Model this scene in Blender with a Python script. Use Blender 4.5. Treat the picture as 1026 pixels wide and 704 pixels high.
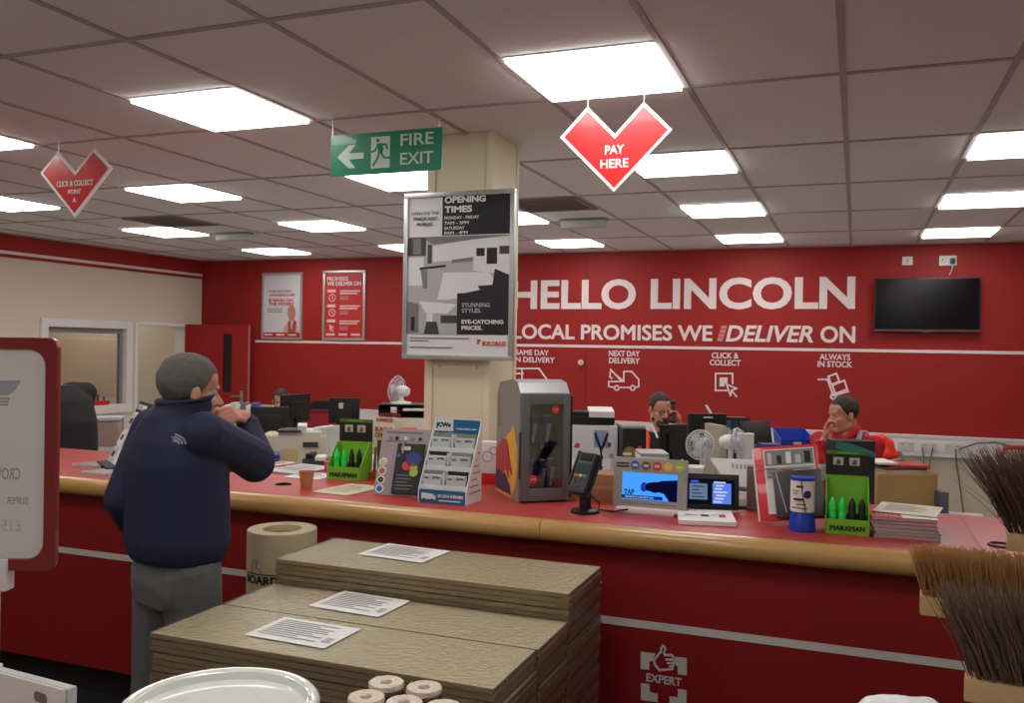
import bpy, bmesh, math, random
from mathutils import Vector, Matrix, noise
random.seed(7)
PI = math.pi
for o in list(bpy.data.objects):
    bpy.data.objects.remove(o, do_unlink=True)
SC = bpy.context.scene
COL = SC.collection

# ------------------------------------------------------------------ camera
EYE = 1.72
FPX, PAN, TILT, ROLL = 895.18, -0.36748, -0.00503, 0.01619
FW = Vector((math.sin(PAN)*math.cos(TILT), math.cos(PAN)*math.cos(TILT), math.sin(TILT)))
R0 = Vector((math.cos(PAN), -math.sin(PAN), 0)); U0 = R0.cross(FW)
RT = R0*math.cos(ROLL) + U0*math.sin(ROLL)
UP = U0*math.cos(ROLL) - R0*math.sin(ROLL)
cam = bpy.data.cameras.new('camera')
cam.sensor_fit = 'HORIZONTAL'; cam.sensor_width = 36.0
cam.lens = FPX/1026*36.0
cam.clip_start = 0.02
camo = bpy.data.objects.new('camera', cam); COL.objects.link(camo)
camo.matrix_world = Matrix(((RT.x, UP.x, -FW.x, 0), (RT.y, UP.y, -FW.y, 0), (RT.z, UP.z, -FW.z, EYE), (0, 0, 0, 1)))
SC.camera = camo

# ------------------------------------------------------------------ world, exposure, lamp strength
W = bpy.data.worlds.new('world'); SC.world = W; W.use_nodes = True
W.node_tree.nodes['Background'].inputs[0].default_value = (0.9, 0.95, 1, 1)
W.node_tree.nodes['Background'].inputs[1].default_value = 0.02
SC.view_settings.view_transform = 'Standard'; SC.view_settings.look = 'None'
SC.view_settings.gamma = 1.0; SC.view_settings.exposure = 0.0
SC.view_settings.use_curve_mapping = False
PANEL_STRENGTH = 9.8
CEIL = 2.804; YB = 9.63; XL = -8.15; XR = 3.6; YN = -2.6

# ------------------------------------------------------------------ pixel to place (metres)
def ray(px, py): return FW + RT*((px-513)/FPX) + UP*((352-py)/FPX)
def PZ(px, py, z): d = ray(px, py); return Vector((0, 0, EYE)) + d*((z-EYE)/d.z)
def PY(px, py, y): d = ray(px, py); return Vector((0, 0, EYE)) + d*(y/d.y)
def PX(px, py, x): d = ray(px, py); return Vector((0, 0, EYE)) + d*(x/d.x)
def PD(px, py, d): return Vector((0, 0, EYE)) + ray(px, py)*d
def mpp(d): return d/FPX
FACE = -PAN     # rotation of a thing that squarely faces the camera's back

# ------------------------------------------------------------------ materials
def lin(c):
    c = c/255.0
    return c/12.92 if c <= 0.04045 else ((c+0.055)/1.055)**2.4
def rgb(r, g, b): return (lin(r), lin(g), lin(b), 1)
MATS = {}
def mat(name, col, rough=0.6, metal=0.0, emit=None, noise_amt=0.0, noise_scale=20, bump=0.0, bump_scale=60, spec=0.5, trans=0.0, alpha=None, coat=0.0):
    if name in MATS: return MATS[name]
    m = bpy.data.materials.new(name); m.use_nodes = True
    nt = m.node_tree; b = nt.nodes['Principled BSDF']
    c = rgb(*col)
    b.inputs['Base Color'].default_value = c
    b.inputs['Roughness'].default_value = rough
    b.inputs['Metallic'].default_value = metal
    b.inputs['Specular IOR Level'].default_value = spec
    b.inputs['Transmission Weight'].default_value = trans
    b.inputs['Coat Weight'].default_value = coat
    if alpha is not None: b.inputs['Alpha'].default_value = alpha
    if emit:
        b.inputs['Emission Color'].default_value = c
        b.inputs['Emission Strength'].default_value = emit
    tc = None
    if noise_amt or bump:
        tc = nt.nodes.new('ShaderNodeTexCoord')
    if noise_amt:
        n = nt.nodes.new('ShaderNodeTexNoise'); n.inputs['Scale'].default_value = noise_scale; n.inputs['Detail'].default_value = 5
        nt.links.new(tc.outputs['Object'], n.inputs['Vector'])
        mx = nt.nodes.new('ShaderNodeMix'); mx.data_type = 'RGBA'
        mx.inputs[6].default_value = tuple(x*(1-noise_amt) for x in c[:3])+(1,)
        mx.inputs[7].default_value = tuple(min(1, x*(1+noise_amt)) for x in c[:3])+(1,)
        nt.links.new(n.outputs['Fac'], mx.inputs[0])
        nt.links.new(mx.outputs[2], b.inputs['Base Color'])
    if bump:
        n2 = nt.nodes.new('ShaderNodeTexNoise'); n2.inputs['Scale'].default_value = bump_scale; n2.inputs['Detail'].default_value = 4
        nt.links.new(tc.outputs['Object'], n2.inputs['Vector'])
        bp = nt.nodes.new('ShaderNodeBump'); bp.inputs['Strength'].default_value = bump; bp.inputs['Distance'].default_value = 0.01
        nt.links.new(n2.outputs['Fac'], bp.inputs['Height'])
        nt.links.new(bp.outputs['Normal'], b.inputs['Normal'])
    MATS[name] = m
    return m
def film(name, tint=(235, 235, 230), amt=0.12, bump=0.6, scale=9, rough=0.12):
    if name in MATS: return MATS[name]
    m = bpy.data.materials.new(name); m.use_nodes = True; nt = m.node_tree
    nt.nodes.clear()
    out = nt.nodes.new('ShaderNodeOutputMaterial')
    tr = nt.nodes.new('ShaderNodeBsdfTransparent'); tr.inputs[0].default_value = (0.97, 0.97, 0.96, 1)
    gl = nt.nodes.new('ShaderNodeBsdfGlossy'); gl.inputs[0].default_value = rgb(*tint); gl.inputs['Roughness'].default_value = rough
    fr = nt.nodes.new('ShaderNodeFresnel'); fr.inputs[0].default_value = 1.35
    ad = nt.nodes.new('ShaderNodeMath'); ad.operation = 'ADD'; ad.inputs[1].default_value = amt
    nt.links.new(fr.outputs[0], ad.inputs[0])
    if bump:
        tc = nt.nodes.new('ShaderNodeTexCoord')
        n2 = nt.nodes.new('ShaderNodeTexNoise'); n2.inputs['Scale'].default_value = scale; n2.inputs['Detail'].default_value = 6; n2.inputs['Distortion'].default_value = 1.2
        nt.links.new(tc.outputs['Object'], n2.inputs['Vector'])
        bp = nt.nodes.new('ShaderNodeBump'); bp.inputs['Strength'].default_value = bump; bp.inputs['Distance'].default_value = 0.03
        nt.links.new(n2.outputs['Fac'], bp.inputs['Height'])
        nt.links.new(bp.outputs[0], gl.inputs['Normal']); nt.links.new(bp.outputs[0], fr.inputs['Normal'])
    mx = nt.nodes.new('ShaderNodeMixShader')
    nt.links.new(ad.outputs[0], mx.inputs[0]); nt.links.new(tr.outputs[0], mx.inputs[1]); nt.links.new(gl.outputs[0], mx.inputs[2])
    nt.links.new(mx.outputs[0], out.inputs[0])
    MATS[name] = m
    return m
def emis(name, col, strength):
    if name in MATS: return MATS[name]
    m = bpy.data.materials.new(name); m.use_nodes = True; nt = m.node_tree; nt.nodes.clear()
    out = nt.nodes.new('ShaderNodeOutputMaterial'); e = nt.nodes.new('ShaderNodeEmission')
    e.inputs[0].default_value = rgb(*col); e.inputs[1].default_value = strength
    nt.links.new(e.outputs[0], out.inputs[0]); MATS[name] = m
    return m

WALLRED = mat('red_wall_paint', (158, 38, 36), 0.55, noise_amt=0.05, noise_scale=1.5, spec=0.3)
DOORRED = mat('red_door_laminate', (160, 30, 32), 0.45, spec=0.4)
CREAM = mat('cream_wall_paint', (222, 211, 194), 0.7, noise_amt=0.03, noise_scale=2, spec=0.2)
COLCREAM = mat('cream_column_paint', (226, 218, 190), 0.6, noise_amt=0.03, noise_scale=3, spec=0.3)
DADO = mat('grey_cream_lower_wall', (198, 186, 168), 0.7, noise_amt=0.05, noise_scale=3, spec=0.2)
WHITE = mat('white_paint', (232, 230, 228), 0.5)
VINYL = mat('white_vinyl', (236, 222, 222), 0.5)
TRUNK = mat('white_trunking_plastic', (226, 224, 226), 0.4)
CEILM = mat('ceiling_tile', (226, 226, 226), 0.9, noise_amt=0.05, noise_scale=35, bump=0.15, bump_scale=120, spec=0.1)
GRIDM = mat('ceiling_bar', (172, 164, 162), 0.6)
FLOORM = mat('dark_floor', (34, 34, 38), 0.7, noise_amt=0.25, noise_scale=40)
CTOP = mat('red_laminate_top', (176, 58, 56), 0.42, noise_amt=0.04, noise_scale=8)
CFRONT = mat('red_counter_front', (138, 24, 26), 0.55, spec=0.3)
WOOD = mat('varnished_wood_edge', (186, 144, 84), 0.32, noise_amt=0.12, noise_scale=5, coat=0.3)
BLACK = mat('black_plastic', (22, 22, 24), 0.4)
MATTBLACK = mat('matt_black', (16, 16, 18), 0.75)
DGREY = mat('dark_grey_plastic', (62, 60, 62), 0.5)
GREY = mat('grey_plastic', (140, 138, 138), 0.5)
LGREY = mat('light_grey_plastic', (205, 204, 200), 0.5)
BEIGE = mat('beige_plastic', (206, 196, 176), 0.5)
STEEL = mat('brushed_steel', (185, 185, 185), 0.35, metal=0.9)
ALU = mat('aluminium_frame', (196, 198, 198), 0.35, metal=0.7)
PAPER = mat('white_paper', (232, 230, 228), 0.7)
PAPERG = mat('grey_paper', (196, 194, 194), 0.7)
INK = mat('black_ink', (28, 28, 30), 0.6)
INKG = mat('grey_ink', (120, 120, 122), 0.6)
INKR = mat('red_ink', (190, 40, 40), 0.6)
RED = mat('red_gloss', (214, 40, 42), 0.3, coat=0.3)
BLUE = mat('blue_plastic', (28, 66, 178), 0.35)
DBLUE = mat('deep_blue', (20, 40, 120), 0.45)
LIME = mat('lime_card', (122, 190, 50), 0.5)
CARDB = mat('brown_cardboard', (176, 140, 88), 0.8, noise_amt=0.06, noise_scale=12)
KRAFT = mat('kraft_paper', (186, 170, 138), 0.75, noise_amt=0.05, noise_scale=14)
CHIP = mat('chipboard', (214, 202, 172), 0.55, noise_amt=0.14, noise_scale=90, bump=0.1, bump_scale=150)
CHIPE = mat('chipboard_edge', (176, 154, 120), 0.8, noise_amt=0.3, noise_scale=120)
WRAP = film('shrink_wrap', amt=0.04, bump=0.28, scale=60, rough=0.16)
GLASS = film('clear_glass', amt=0.03, bump=0, rough=0.03)
ACRYL = film('clear_acrylic', amt=0.10, bump=0, rough=0.08)
SKIN = mat('skin', (196, 138, 116), 0.55, noise_amt=0.06, noise_scale=25)
NAVY = mat('navy_jacket_cloth', (22, 26, 60), 0.75, noise_amt=0.12, noise_scale=6, bump=0.5, bump_scale=7)
TROUS = mat('grey_trouser_cloth', (96, 98, 100), 0.85, noise_amt=0.08, noise_scale=15, bump=0.3, bump_scale=8)
HAIRG = mat('greying_hair', (92, 87, 82), 0.75, noise_amt=0.35, noise_scale=70, bump=0.25, bump_scale=260)
HAIRD = mat('dark_brown_hair', (52, 42, 36), 0.7, noise_amt=0.3, noise_scale=60)
HIVIS = mat('hi_vis_orange', (255, 66, 44), 0.6)
HIVISG = mat('reflective_tape', (150, 150, 146), 0.45)
JUMPER = mat('red_jumper', (176, 18, 34), 0.8)
DARKCL = mat('black_clothing', (24, 24, 28), 0.85)

# ------------------------------------------------------------------ builders
def link(o): COL.objects.link(o); return o
def tag(o, label, cat, group=None):
    o['label'] = label; o['category'] = cat
    if group: o['group'] = group
    return o
def thing(name, label, cat, loc=(0, 0, 0), rz=0.0, group=None):
    o = bpy.data.objects.new(name, None); link(o)
    o.empty_display_size = 0.05
    o.location = loc; o.rotation_euler = (0, 0, rz)
    return tag(o, label, cat, group)
class MB:
    def __init__(s): s.v = []; s.f = []; s.m = []
    def add(s, vs, fs, mi=0, M=None):
        b = len(s.v)
        s.v += [tuple(M @ Vector(v)) if M is not None else tuple(v) for v in vs]
        s.f += [tuple(b+i for i in f) for f in fs]; s.m += [mi]*len(fs)
        return s
    def box(s, x0, x1, y0, y1, z0, z1, mi=0, M=None):
        vs = [(x, y, z) for z in (z0, z1) for y in (y0, y1) for x in (x0, x1)]
        return s.add(vs, [(0, 2, 3, 1), (4, 5, 7, 6), (0, 1, 5, 4), (2, 6, 7, 3), (0, 4, 6, 2), (1, 3, 7, 5)], mi, M)
    def prism(s, pts, y0, y1, mi=0, M=None):       # outline in x,z pushed along y
        n = len(pts)
        vs = [(x, y0, z) for x, z in pts]+[(x, y1, z) for x, z in pts]
        fs = [tuple(range(n)), tuple(range(2*n-1, n-1, -1))]+[(i, i+n, (i+1) % n+n, (i+1) % n) for i in range(n)]
        return s.add(vs, fs, mi, M)
    def prismz(s, pts, z0, z1, mi=0, M=None):      # outline in x,y pushed along z
        n = len(pts)
        vs = [(x, y, z0) for x, y in pts]+[(x, y, z1) for x, y in pts]
        fs = [tuple(range(n)), tuple(range(2*n-1, n-1, -1))]+[(i, (i+1) % n, (i+1) % n+n, i+n) for i in range(n)]
        return s.add(vs, fs, mi, M)
    def prismx(s, pts, x0, x1, mi=0, M=None):      # outline in y,z pushed along x
        n = len(pts)
        vs = [(x0, y, z) for y, z in pts]+[(x1, y, z) for y, z in pts]
        fs = [tuple(range(n)), tuple(range(2*n-1, n-1, -1))]+[(i, (i+1) % n, (i+1) % n+n, i+n) for i in range(n)]
        return s.add(vs, fs, mi, M)
    def quad(s, pts, mi=0, M=None): return s.add(pts, [tuple(range(len(pts)))], mi, M)
    def cyl(s, p, q, r0, r1=None, n=20, mi=0, M=None):
        r1 = r0 if r1 is None else r1
        p = Vector(p); q = Vector(q); a = (q-p).normalized()
        t = a.orthogonal().normalized(); b = a.cross(t)
        vs = []
        for c, r in ((p, r0), (q, r1)):
            for i in range(n):
                w = 2*PI*i/n; vs.append(c+(t*math.cos(w)+b*math.sin(w))*r)
        fs = [tuple(range(n-1, -1, -1)), tuple(range(n, 2*n))]+[(i, (i+1) % n, (i+1) % n+n, i+n) for i in range(n)]
        return s.add(vs, fs, mi, M)
    def lathe(s, prof, c=(0, 0, 0), n=28, mi=0, M=None, closed=False):
        vs = []; k = len(prof)
        for r, z in prof:
            for i in range(n):
                w = 2*PI*i/n; vs.append((c[0]+r*math.cos(w), c[1]+r*math.sin(w), c[2]+z))
        fs = []
        for j in range(k if closed else k-1):
            a = j*n; b = ((j+1) % k)*n
            fs += [(a+i, a+(i+1) % n, b+(i+1) % n, b+i) for i in range(n)]
        if not closed:
            fs.append(tuple(range(n-1, -1, -1))); fs.append(tuple((k-1)*n+i for i in range(n)))
        return s.add(vs, fs, mi, M)
    def sph(s, c, r, R=None, nu=14, nv=9, mi=0):
        if not hasattr(r, '__len__'): r = (r, r, r)
        c = Vector(c); vs = [Vector((0, 0, r[2]))]
        for j in range(1, nv):
            ph = PI*j/nv
            for i in range(nu):
                w = 2*PI*i/nu
                vs.append(Vector((r[0]*math.sin(ph)*math.cos(w), r[1]*math.sin(ph)*math.sin(w), r[2]*math.cos(ph))))
        vs.append(Vector((0, 0, -r[2])))
        vs = [(R @ v if R is not None else v)+c for v in vs]
        fs = [(0, 1+i, 1+(i+1) % nu) for i in range(nu)]
        for j in range(nv-2):
            a = 1+j*nu; b = a+nu
            fs += [(a+i, b+i, b+(i+1) % nu, a+(i+1) % nu) for i in range(nu)]
        L = len(vs)-1; a = 1+(nv-2)*nu
        fs += [(a+i, L, a+(i+1) % nu) for i in range(nu)]
        return s.add(vs, fs, mi)
    def cap(s, p, q, r0, r1=None, n=12, mi=0):
        r1 = r0 if r1 is None else r1
        s.sph(p, r0, nu=n, nv=8, mi=mi); s.sph(q, r1, nu=n, nv=8, mi=mi)
        if (Vector(p)-Vector(q)).length > 1e-5: s.cyl(p, q, r0, r1, n, mi)
        return s
    def tube(s, path, r, n=8, mi=0):
        path = [Vector(p) for p in path]
        rings = []; t = None
        for i, p in enumerate(path):
            d = (path[min(i+1, len(path)-1)]-path[max(i-1, 0)]).normalized()
            t = d.orthogonal().normalized() if t is None else (t-d*t.dot(d)).normalized()
            b = d.cross(t)
            rings.append([p+(t*math.cos(2*PI*k/n)+b*math.sin(2*PI*k/n))*r for k in range(n)])
        vs = [v for R_ in rings for v in R_]; fs = []
        for j in range(len(path)-1):
            fs += [(j*n+k, j*n+(k+1) % n, (j+1)*n+(k+1) % n, (j+1)*n+k) for k in range(n)]
        fs += [tuple(range(n-1, -1, -1)), tuple((len(path)-1)*n+k for k in range(n))]
        return s.add(vs, fs, mi)
    def strokes(s, lines, w, y0, y1, mi=0):        # flat line work in x,z facing -y
        for ln in lines:
            ln = [Vector(p) for p in ln]
            if len(ln) > 8 and (ln[0]-ln[-1]).length < 1e-5:        # a ring is drawn as one clean annulus
                c = sum(ln[:-1], Vector((0, 0)))/(len(ln)-1); rs = [(p-c).length for p in ln[:-1]]
                if max(rs) < min(rs)*1.35:
                    n = len(ln)-1; vs = []
                    for yy in (y0, y1):
                        for sg in (1, -1):
                            for p in ln[:-1]:
                                q = p+(p-c).normalized()*sg*w/2; vs.append((q.x, yy, q.y))
                    fs = []
                    for k in range(n):
                        l = (k+1) % n
                        fs += [(k, l, n+l, n+k), (2*n+k, 3*n+k, 3*n+l, 2*n+l), (k, 2*n+k, 2*n+l, l), (n+k, n+l, 3*n+l, 3*n+k)]
                    s.add(vs, fs, mi); continue
            for a, b in zip(ln[:-1], ln[1:]):
                a = Vector(a); b = Vector(b); d = b-a
                if d.length < 1e-6: continue
                d.normalize(); nrm = Vector((-d.y, d.x))*w/2; e = d*w/2
                s.lift = (getattr(s, 'lift', 0)+1) % 9; q = s.lift*.00012
                s.prism([tuple(a-e+nrm), tuple(b+e+nrm), tuple(b+e-nrm), tuple(a-e-nrm)], y0-q, y1-q*.5, mi)
        return s
    def build(s, name, m, parent=None, bevel=0.0, seg=2, smooth=35, loc=None, rot=None):
        me = bpy.data.meshes.new(name); me.from_pydata(s.v, [], s.f)
        ms = m if isinstance(m, (list, tuple)) else [m]
        for q in ms: me.materials.append(q)
        for p, k in zip(me.polygons, s.m): p.material_index = k
        bm = bmesh.new(); bm.from_mesh(me)
        bmesh.ops.recalc_face_normals(bm, faces=bm.faces)
        if bevel:
            ed = [e for e in bm.edges if len(e.link_faces) == 2 and e.calc_face_angle(0) > 0.5]
            bmesh.ops.bevel(bm, geom=ed, offset=bevel, segments=seg, profile=0.7, affect='EDGES', clamp_overlap=True)
        bm.to_mesh(me); bm.free()
        if smooth:
            for p in me.polygons: p.use_smooth = True
            me.set_sharp_from_angle(angle=math.radians(smooth))
        o = bpy.data.objects.new(name, me); link(o)
        if parent is not None: o.parent = parent
        if loc is not None: o.location = loc
        if rot is not None: o.rotation_euler = rot
        return o
def struct(o): o['kind'] = 'structure'; return o
def baked(o):
    dg = bpy.context.evaluated_depsgraph_get(); dg.update()
    me = bpy.data.meshes.new_from_object(o.evaluated_get(dg), depsgraph=dg)
    return me
def blob(mb, name, m, parent=None, voxel=0.008, it=6):
    me = bpy.data.meshes.new('t'); me.from_pydata(mb.v, [], mb.f)
    bm = bmesh.new(); bm.from_mesh(me); bmesh.ops.recalc_face_normals(bm, faces=bm.faces); bm.to_mesh(me); bm.free()
    t = bpy.data.objects.new('t', me); link(t)
    r = t.modifiers.new('r', 'REMESH'); r.mode = 'VOXEL'; r.voxel_size = voxel
    sm = t.modifiers.new('s', 'SMOOTH'); sm.iterations = it; sm.factor = 0.5
    me2 = baked(t); me2.name = name
    bpy.data.objects.remove(t, do_unlink=True)
    me2.materials.clear(); me2.materials.append(m)
    for p in me2.polygons: p.use_smooth = True; p.material_index = 0
    o = bpy.data.objects.new(name, me2); link(o)
    if parent is not None: o.parent = parent
    return o
def text(s, m, parent, x, z, y, w=None, h=None, bold=0.0, shear=0.0, align='C', name='lettering', mirror=False, rot=None, loc=None, depth=0.002, space=1.0):
    cu = bpy.data.curves.new('t', 'FONT'); cu.body = s; cu.size = 1.0; heavy = bold if 'M' in s else 0; cu.offset = 0 if heavy else bold; cu.shear = shear
    cu.extrude = 0.5; cu.align_x = 'CENTER' if align == 'C' else 'LEFT'; cu.space_line = 0.95; cu.space_character = space; cu.resolution_u = 4
    t = bpy.data.objects.new('t', cu); link(t)
    me = baked(t); bpy.data.objects.remove(t, do_unlink=True); bpy.data.curves.remove(cu)
    if heavy:                       # thicken by overlaying shifted copies, each a hair further out
        V0 = [v.co.copy() for v in me.vertices]; F0 = [tuple(p.vertices) for p in me.polygons]; V = []; F = []
        for k in range(9):
            a = 2*PI*k/8; dx, dy = (heavy*math.cos(a), heavy*math.sin(a)) if k < 8 else (0, 0)
            b_ = len(V); V += [(v.x+dx, v.y+dy, v.z+.004*k*(1 if v.z > 0 else 0)) for v in V0]; F += [tuple(i+b_ for i in f) for f in F0]
        me = bpy.data.meshes.new('t'); me.from_pydata(V, [], F)
    xs = [v.co.x for v in me.vertices]; ys = [v.co.y for v in me.vertices]
    cx = (min(xs)+max(xs))/2; cy = (min(ys)+max(ys))/2; W_ = max(xs)-min(xs); H_ = max(ys)-min(ys)
    sx = w/W_ if w else h/H_
    sy = h/H_ if h else sx
    for v in me.vertices:
        a = (v.co.x-(cx if align == 'C' else min(xs)))*sx*(-1 if mirror else 1); b = (v.co.y-cy)*sy
        v.co = (x+a, y-depth*(v.co.z+0.5), z+b)
    if mirror: me.flip_normals()
    me.name = name; me.materials.clear(); me.materials.append(m)
    for p in me.polygons: p.material_index = 0
    o = bpy.data.objects.new(name, me); link(o)
    if parent is not None: o.parent = parent
    if rot is not None: o.rotation_euler = rot
    if loc is not None: o.location = loc
    return o
def dup(root, loc, rz=None, label=None, group=None):
    r = root.copy(); link(r); r.location = loc
    if rz is not None: r.rotation_euler = (0, 0, rz)
    if label: r['label'] = label
    if group: r['group'] = group
    for ch in list(root.children):
        c = ch.copy(); link(c); c.parent = r
        for g in list(ch.children):
            d = g.copy(); link(d); d.parent = c
    return r
def wiggle_sheet(mb, w, d, t=0.001, n=6, amp=0.004, mi=0, seed=0):   # sheet of paper, slightly curled
    vs = []; fs = []
    for k in (0, 1):
        for j in range(n+1):
            for i in range(n+1):
                x = w*(i/n-.5); y = d*(j/n-.5)
                vs.append((x, y, t*k+0.0005+amp*(0.5+0.5*noise.noise(Vector((x*6+seed, y*6, seed))))))
    N = (n+1)*(n+1)
    for j in range(n):
        for i in range(n):
            a = j*(n+1)+i
            fs += [(a, a+n+1, a+n+2, a+1), (N+a, N+a+1, N+a+n+2, N+a+n+1)]
    for i in range(n):
        for (a, b) in ((i, i+1), ((n*(n+1))+i+1, n*(n+1)+i)): fs.append((a, b, N+b, N+a))
        for (a, b) in (((i+1)*(n+1), i*(n+1)), (i*(n+1)+n, (i+1)*(n+1)+n)): fs.append((a, b, N+b, N+a))
    return mb.add(vs, fs, mi)

# ================================================================== THE ROOM
struct(MB().box(XL-3.2, XR, YN, YB+.2, -.1, 0).build('floor', mat('pale_vinyl_floor', (176, 172, 166), .5, noise_amt=.06, noise_scale=3), smooth=0))
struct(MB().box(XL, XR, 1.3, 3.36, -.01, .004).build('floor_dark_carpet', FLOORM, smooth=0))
struct(MB().box(XL-3.2, XR, YN, YB+.2, CEIL, CEIL+.1).build('ceiling', CEILM, smooth=0))
wb = MB().box(XL-.1, XR, YB, YB+.15, .82, CEIL)
wb = struct(wb.build('wall_back', WALLRED, smooth=0))
struct(MB().box(XL-.1, XR, YB+.002, YB+.15, 0, .82).build('lower_wall_panel', DADO, wb, smooth=0))
sx_ = PY(587, 363, YB).x
struct(MB().box(sx_-.003, sx_+.003, YB-.002, YB+.01, .93, CEIL).build('panel_seam', mat('dark_red_seam', (90, 14, 16), .6), wb, smooth=0))
kn = PY(583, 363, YB)
struct(MB().lathe([(0.012, 0), (.012, .02), (.028, .03), (.034, .045), (.03, .058), (.012, .064)], n=16).build('round_knob', mat('pale_knob', (226, 196, 176), .4), wb, loc=kn, rot=(PI/2, 0, 0)))
struct(MB().box(XR, XR+.12, YN, YB+.15, 0, CEIL).build('wall_right', CREAM, smooth=0))
struct(MB().box(XL-3.2, XR, YN-.12, YN, 0, CEIL).build('wall_front', CREAM, smooth=0))
wl = MB()
T0, T1 = XL-.12, XL
wl.box(T0, T1, YN, YB, 1.95, CEIL); wl.box(T0, T1, YN, 7.1, 0, 1.95); wl.box(T0, T1, 7.1, 8.39, 0, .87)
wl.box(T0, T1, 8.39, 8.47, 0, 1.95); wl.box(T0, T1, 9.31, YB, 0, 1.95)
wl = struct(wl.build('wall_left', CREAM, smooth=0))
struct(MB().box(XL, XL+.006, YN, YB, 2.555, CEIL).build('red_band', WALLRED, wl, smooth=0))
struct(MB().box(XL+.004, XL+.01, YN, YB, 2.59, 2.622).build('white_stripe', VINYL, wl, smooth=0))
struct(MB().box(XL, XL+.006, 9.31, YB, .9, 1.95).build('red_corner_panel', WALLRED, wl, smooth=0))
# office behind the left wall
struct(MB().box(XL-3.2, XL-3.1, YN, YB+.2, 0, CEIL).build('wall_office_far', CREAM, smooth=0))
struct(MB().box(XL-3.2, XL-.1, YB-.02, YB+.15, 0, CEIL).build('wall_office_back', CREAM, smooth=0))
struct(MB().box(XL-3.2, XL-.12, 6.2, 6.3, 0, CEIL).build('wall_office_front', CREAM, smooth=0))
struct(MB().box(XL-3.1, XL-2.4, 8.0, 8.1, 0, CEIL).build('partition_wall', CREAM, smooth=0))
# internal window
fw = MB(); a, b = 7.1, 8.39
fw.box(XL-.13, XL+.03, a, a+.09, .87, 1.95).box(XL-.13, XL+.03, b-.09, b, .87, 1.95)
fw.box(XL-.13, XL+.03, a+.09, b-.09, 1.86, 1.95).box(XL-.13, XL+.03, a+.09, b-.09, .87, .97)
win = struct(fw.build('window_1', WHITE, bevel=.004))
struct(MB().box(XL-.06, XL-.05, a+.08, b-.08, .96, 1.87).build('glass_pane', GLASS, win, smooth=0))
iw = MB(); iw.box(XL-.075, XL-.035, a+.09, a+.12, .97, 1.86).box(XL-.075, XL-.035, b-.13, b-.09, .97, 1.86).box(XL-.075, XL-.035, a+.12, b-.13, 1.8, 1.86)
struct(iw.build('inner_sash', GREY, win, bevel=.003))
# doorway and the open red door folded back against the wall
dj = MB(); dj.box(XL-.14, XL+.025, 8.44, 8.49, 0, 1.95).box(XL-.14, XL+.025, 9.29, 9.33, 0, 1.95).box(XL-.14, XL+.025, 8.49, 9.29, 1.91, 1.955)
door = struct(dj.build('door_1', WHITE, bevel=.003))
hx, hy = XL+.03, 9.3; ex, ey = -7.3, 9.53
da = math.atan2(ey-hy, ex-hx); dl = math.hypot(ex-hx, ey-hy)
leaf = MB(); Lw = dl; z1 = 1.945
v0, v1, w0, w1 = Lw*.60, Lw*.74, 1.08, 1.83
for bx in ((0, v0, .01, z1), (v1, Lw, .01, z1), (v0, v1, .01, w0), (v0, v1, w1, z1)): leaf.box(bx[0], bx[1], -.022, .022, bx[2], bx[3])
leaf = struct(leaf.build('door_leaf', DOORRED, door, loc=(hx, hy, 0), rot=(0, 0, da)))
struct(MB().box(v0, v1, -.006, .006, w0, w1).build('vision_panel', mat('dark_door_glass', (36, 14, 18), .15), leaf, smooth=0))
struct(MB().box(Lw-.004, Lw+.006, -.024, .024, .01, z1).build('door_edge', mat('pale_edge', (190, 120, 120), .5), leaf, smooth=0))
hd = MB().box(Lw-.1, Lw-.06, -.034, -.02, .9, 1.1).cyl((Lw-.08, -.03, 1.03), (Lw-.08, -.075, 1.03), .01).cyl((Lw-.08, -.07, 1.03), (Lw-.2, -.07, 1.03), .01)
struct(hd.build('door_handle', STEEL, leaf, bevel=.002))
# trims
tr = MB().box(XL, XR, YB-.052, YB, .72, .90).box(XL, XR, YB-.06, YB, .90, .925)
tr1 = struct(tr.build('trim_1', TRUNK, bevel=.004))
struct(MB().box(-7.28, XR, YB-.004, YB, 1.727, 1.757).build('trim_2', VINYL, smooth=0))
# suspended ceiling bars
gb = MB(); gx0, gy0 = -.666, 3.697
k = -16
while gx0+.6*k < XR:
    x = gx0+.6*k
    if x > XL: gb.box(x-.012, x+.012, YN, YB, CEIL-.006, CEIL+.001)
    k += 1
k = -6
while gy0+1.2*k < YB:
    y = gy0+1.2*k
    if y > YN: gb.box(XL, XR, y-.012, y+.012, CEIL-.0062, CEIL+.001)
    k += 1
gb.box(XL, XR, YB-.03, YB, CEIL-.012, CEIL)
gb.box(XL, XL+.03, YN, YB, CEIL-.012, CEIL)
struct(gb.build('trim_3', GRIDM, smooth=0))

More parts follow.
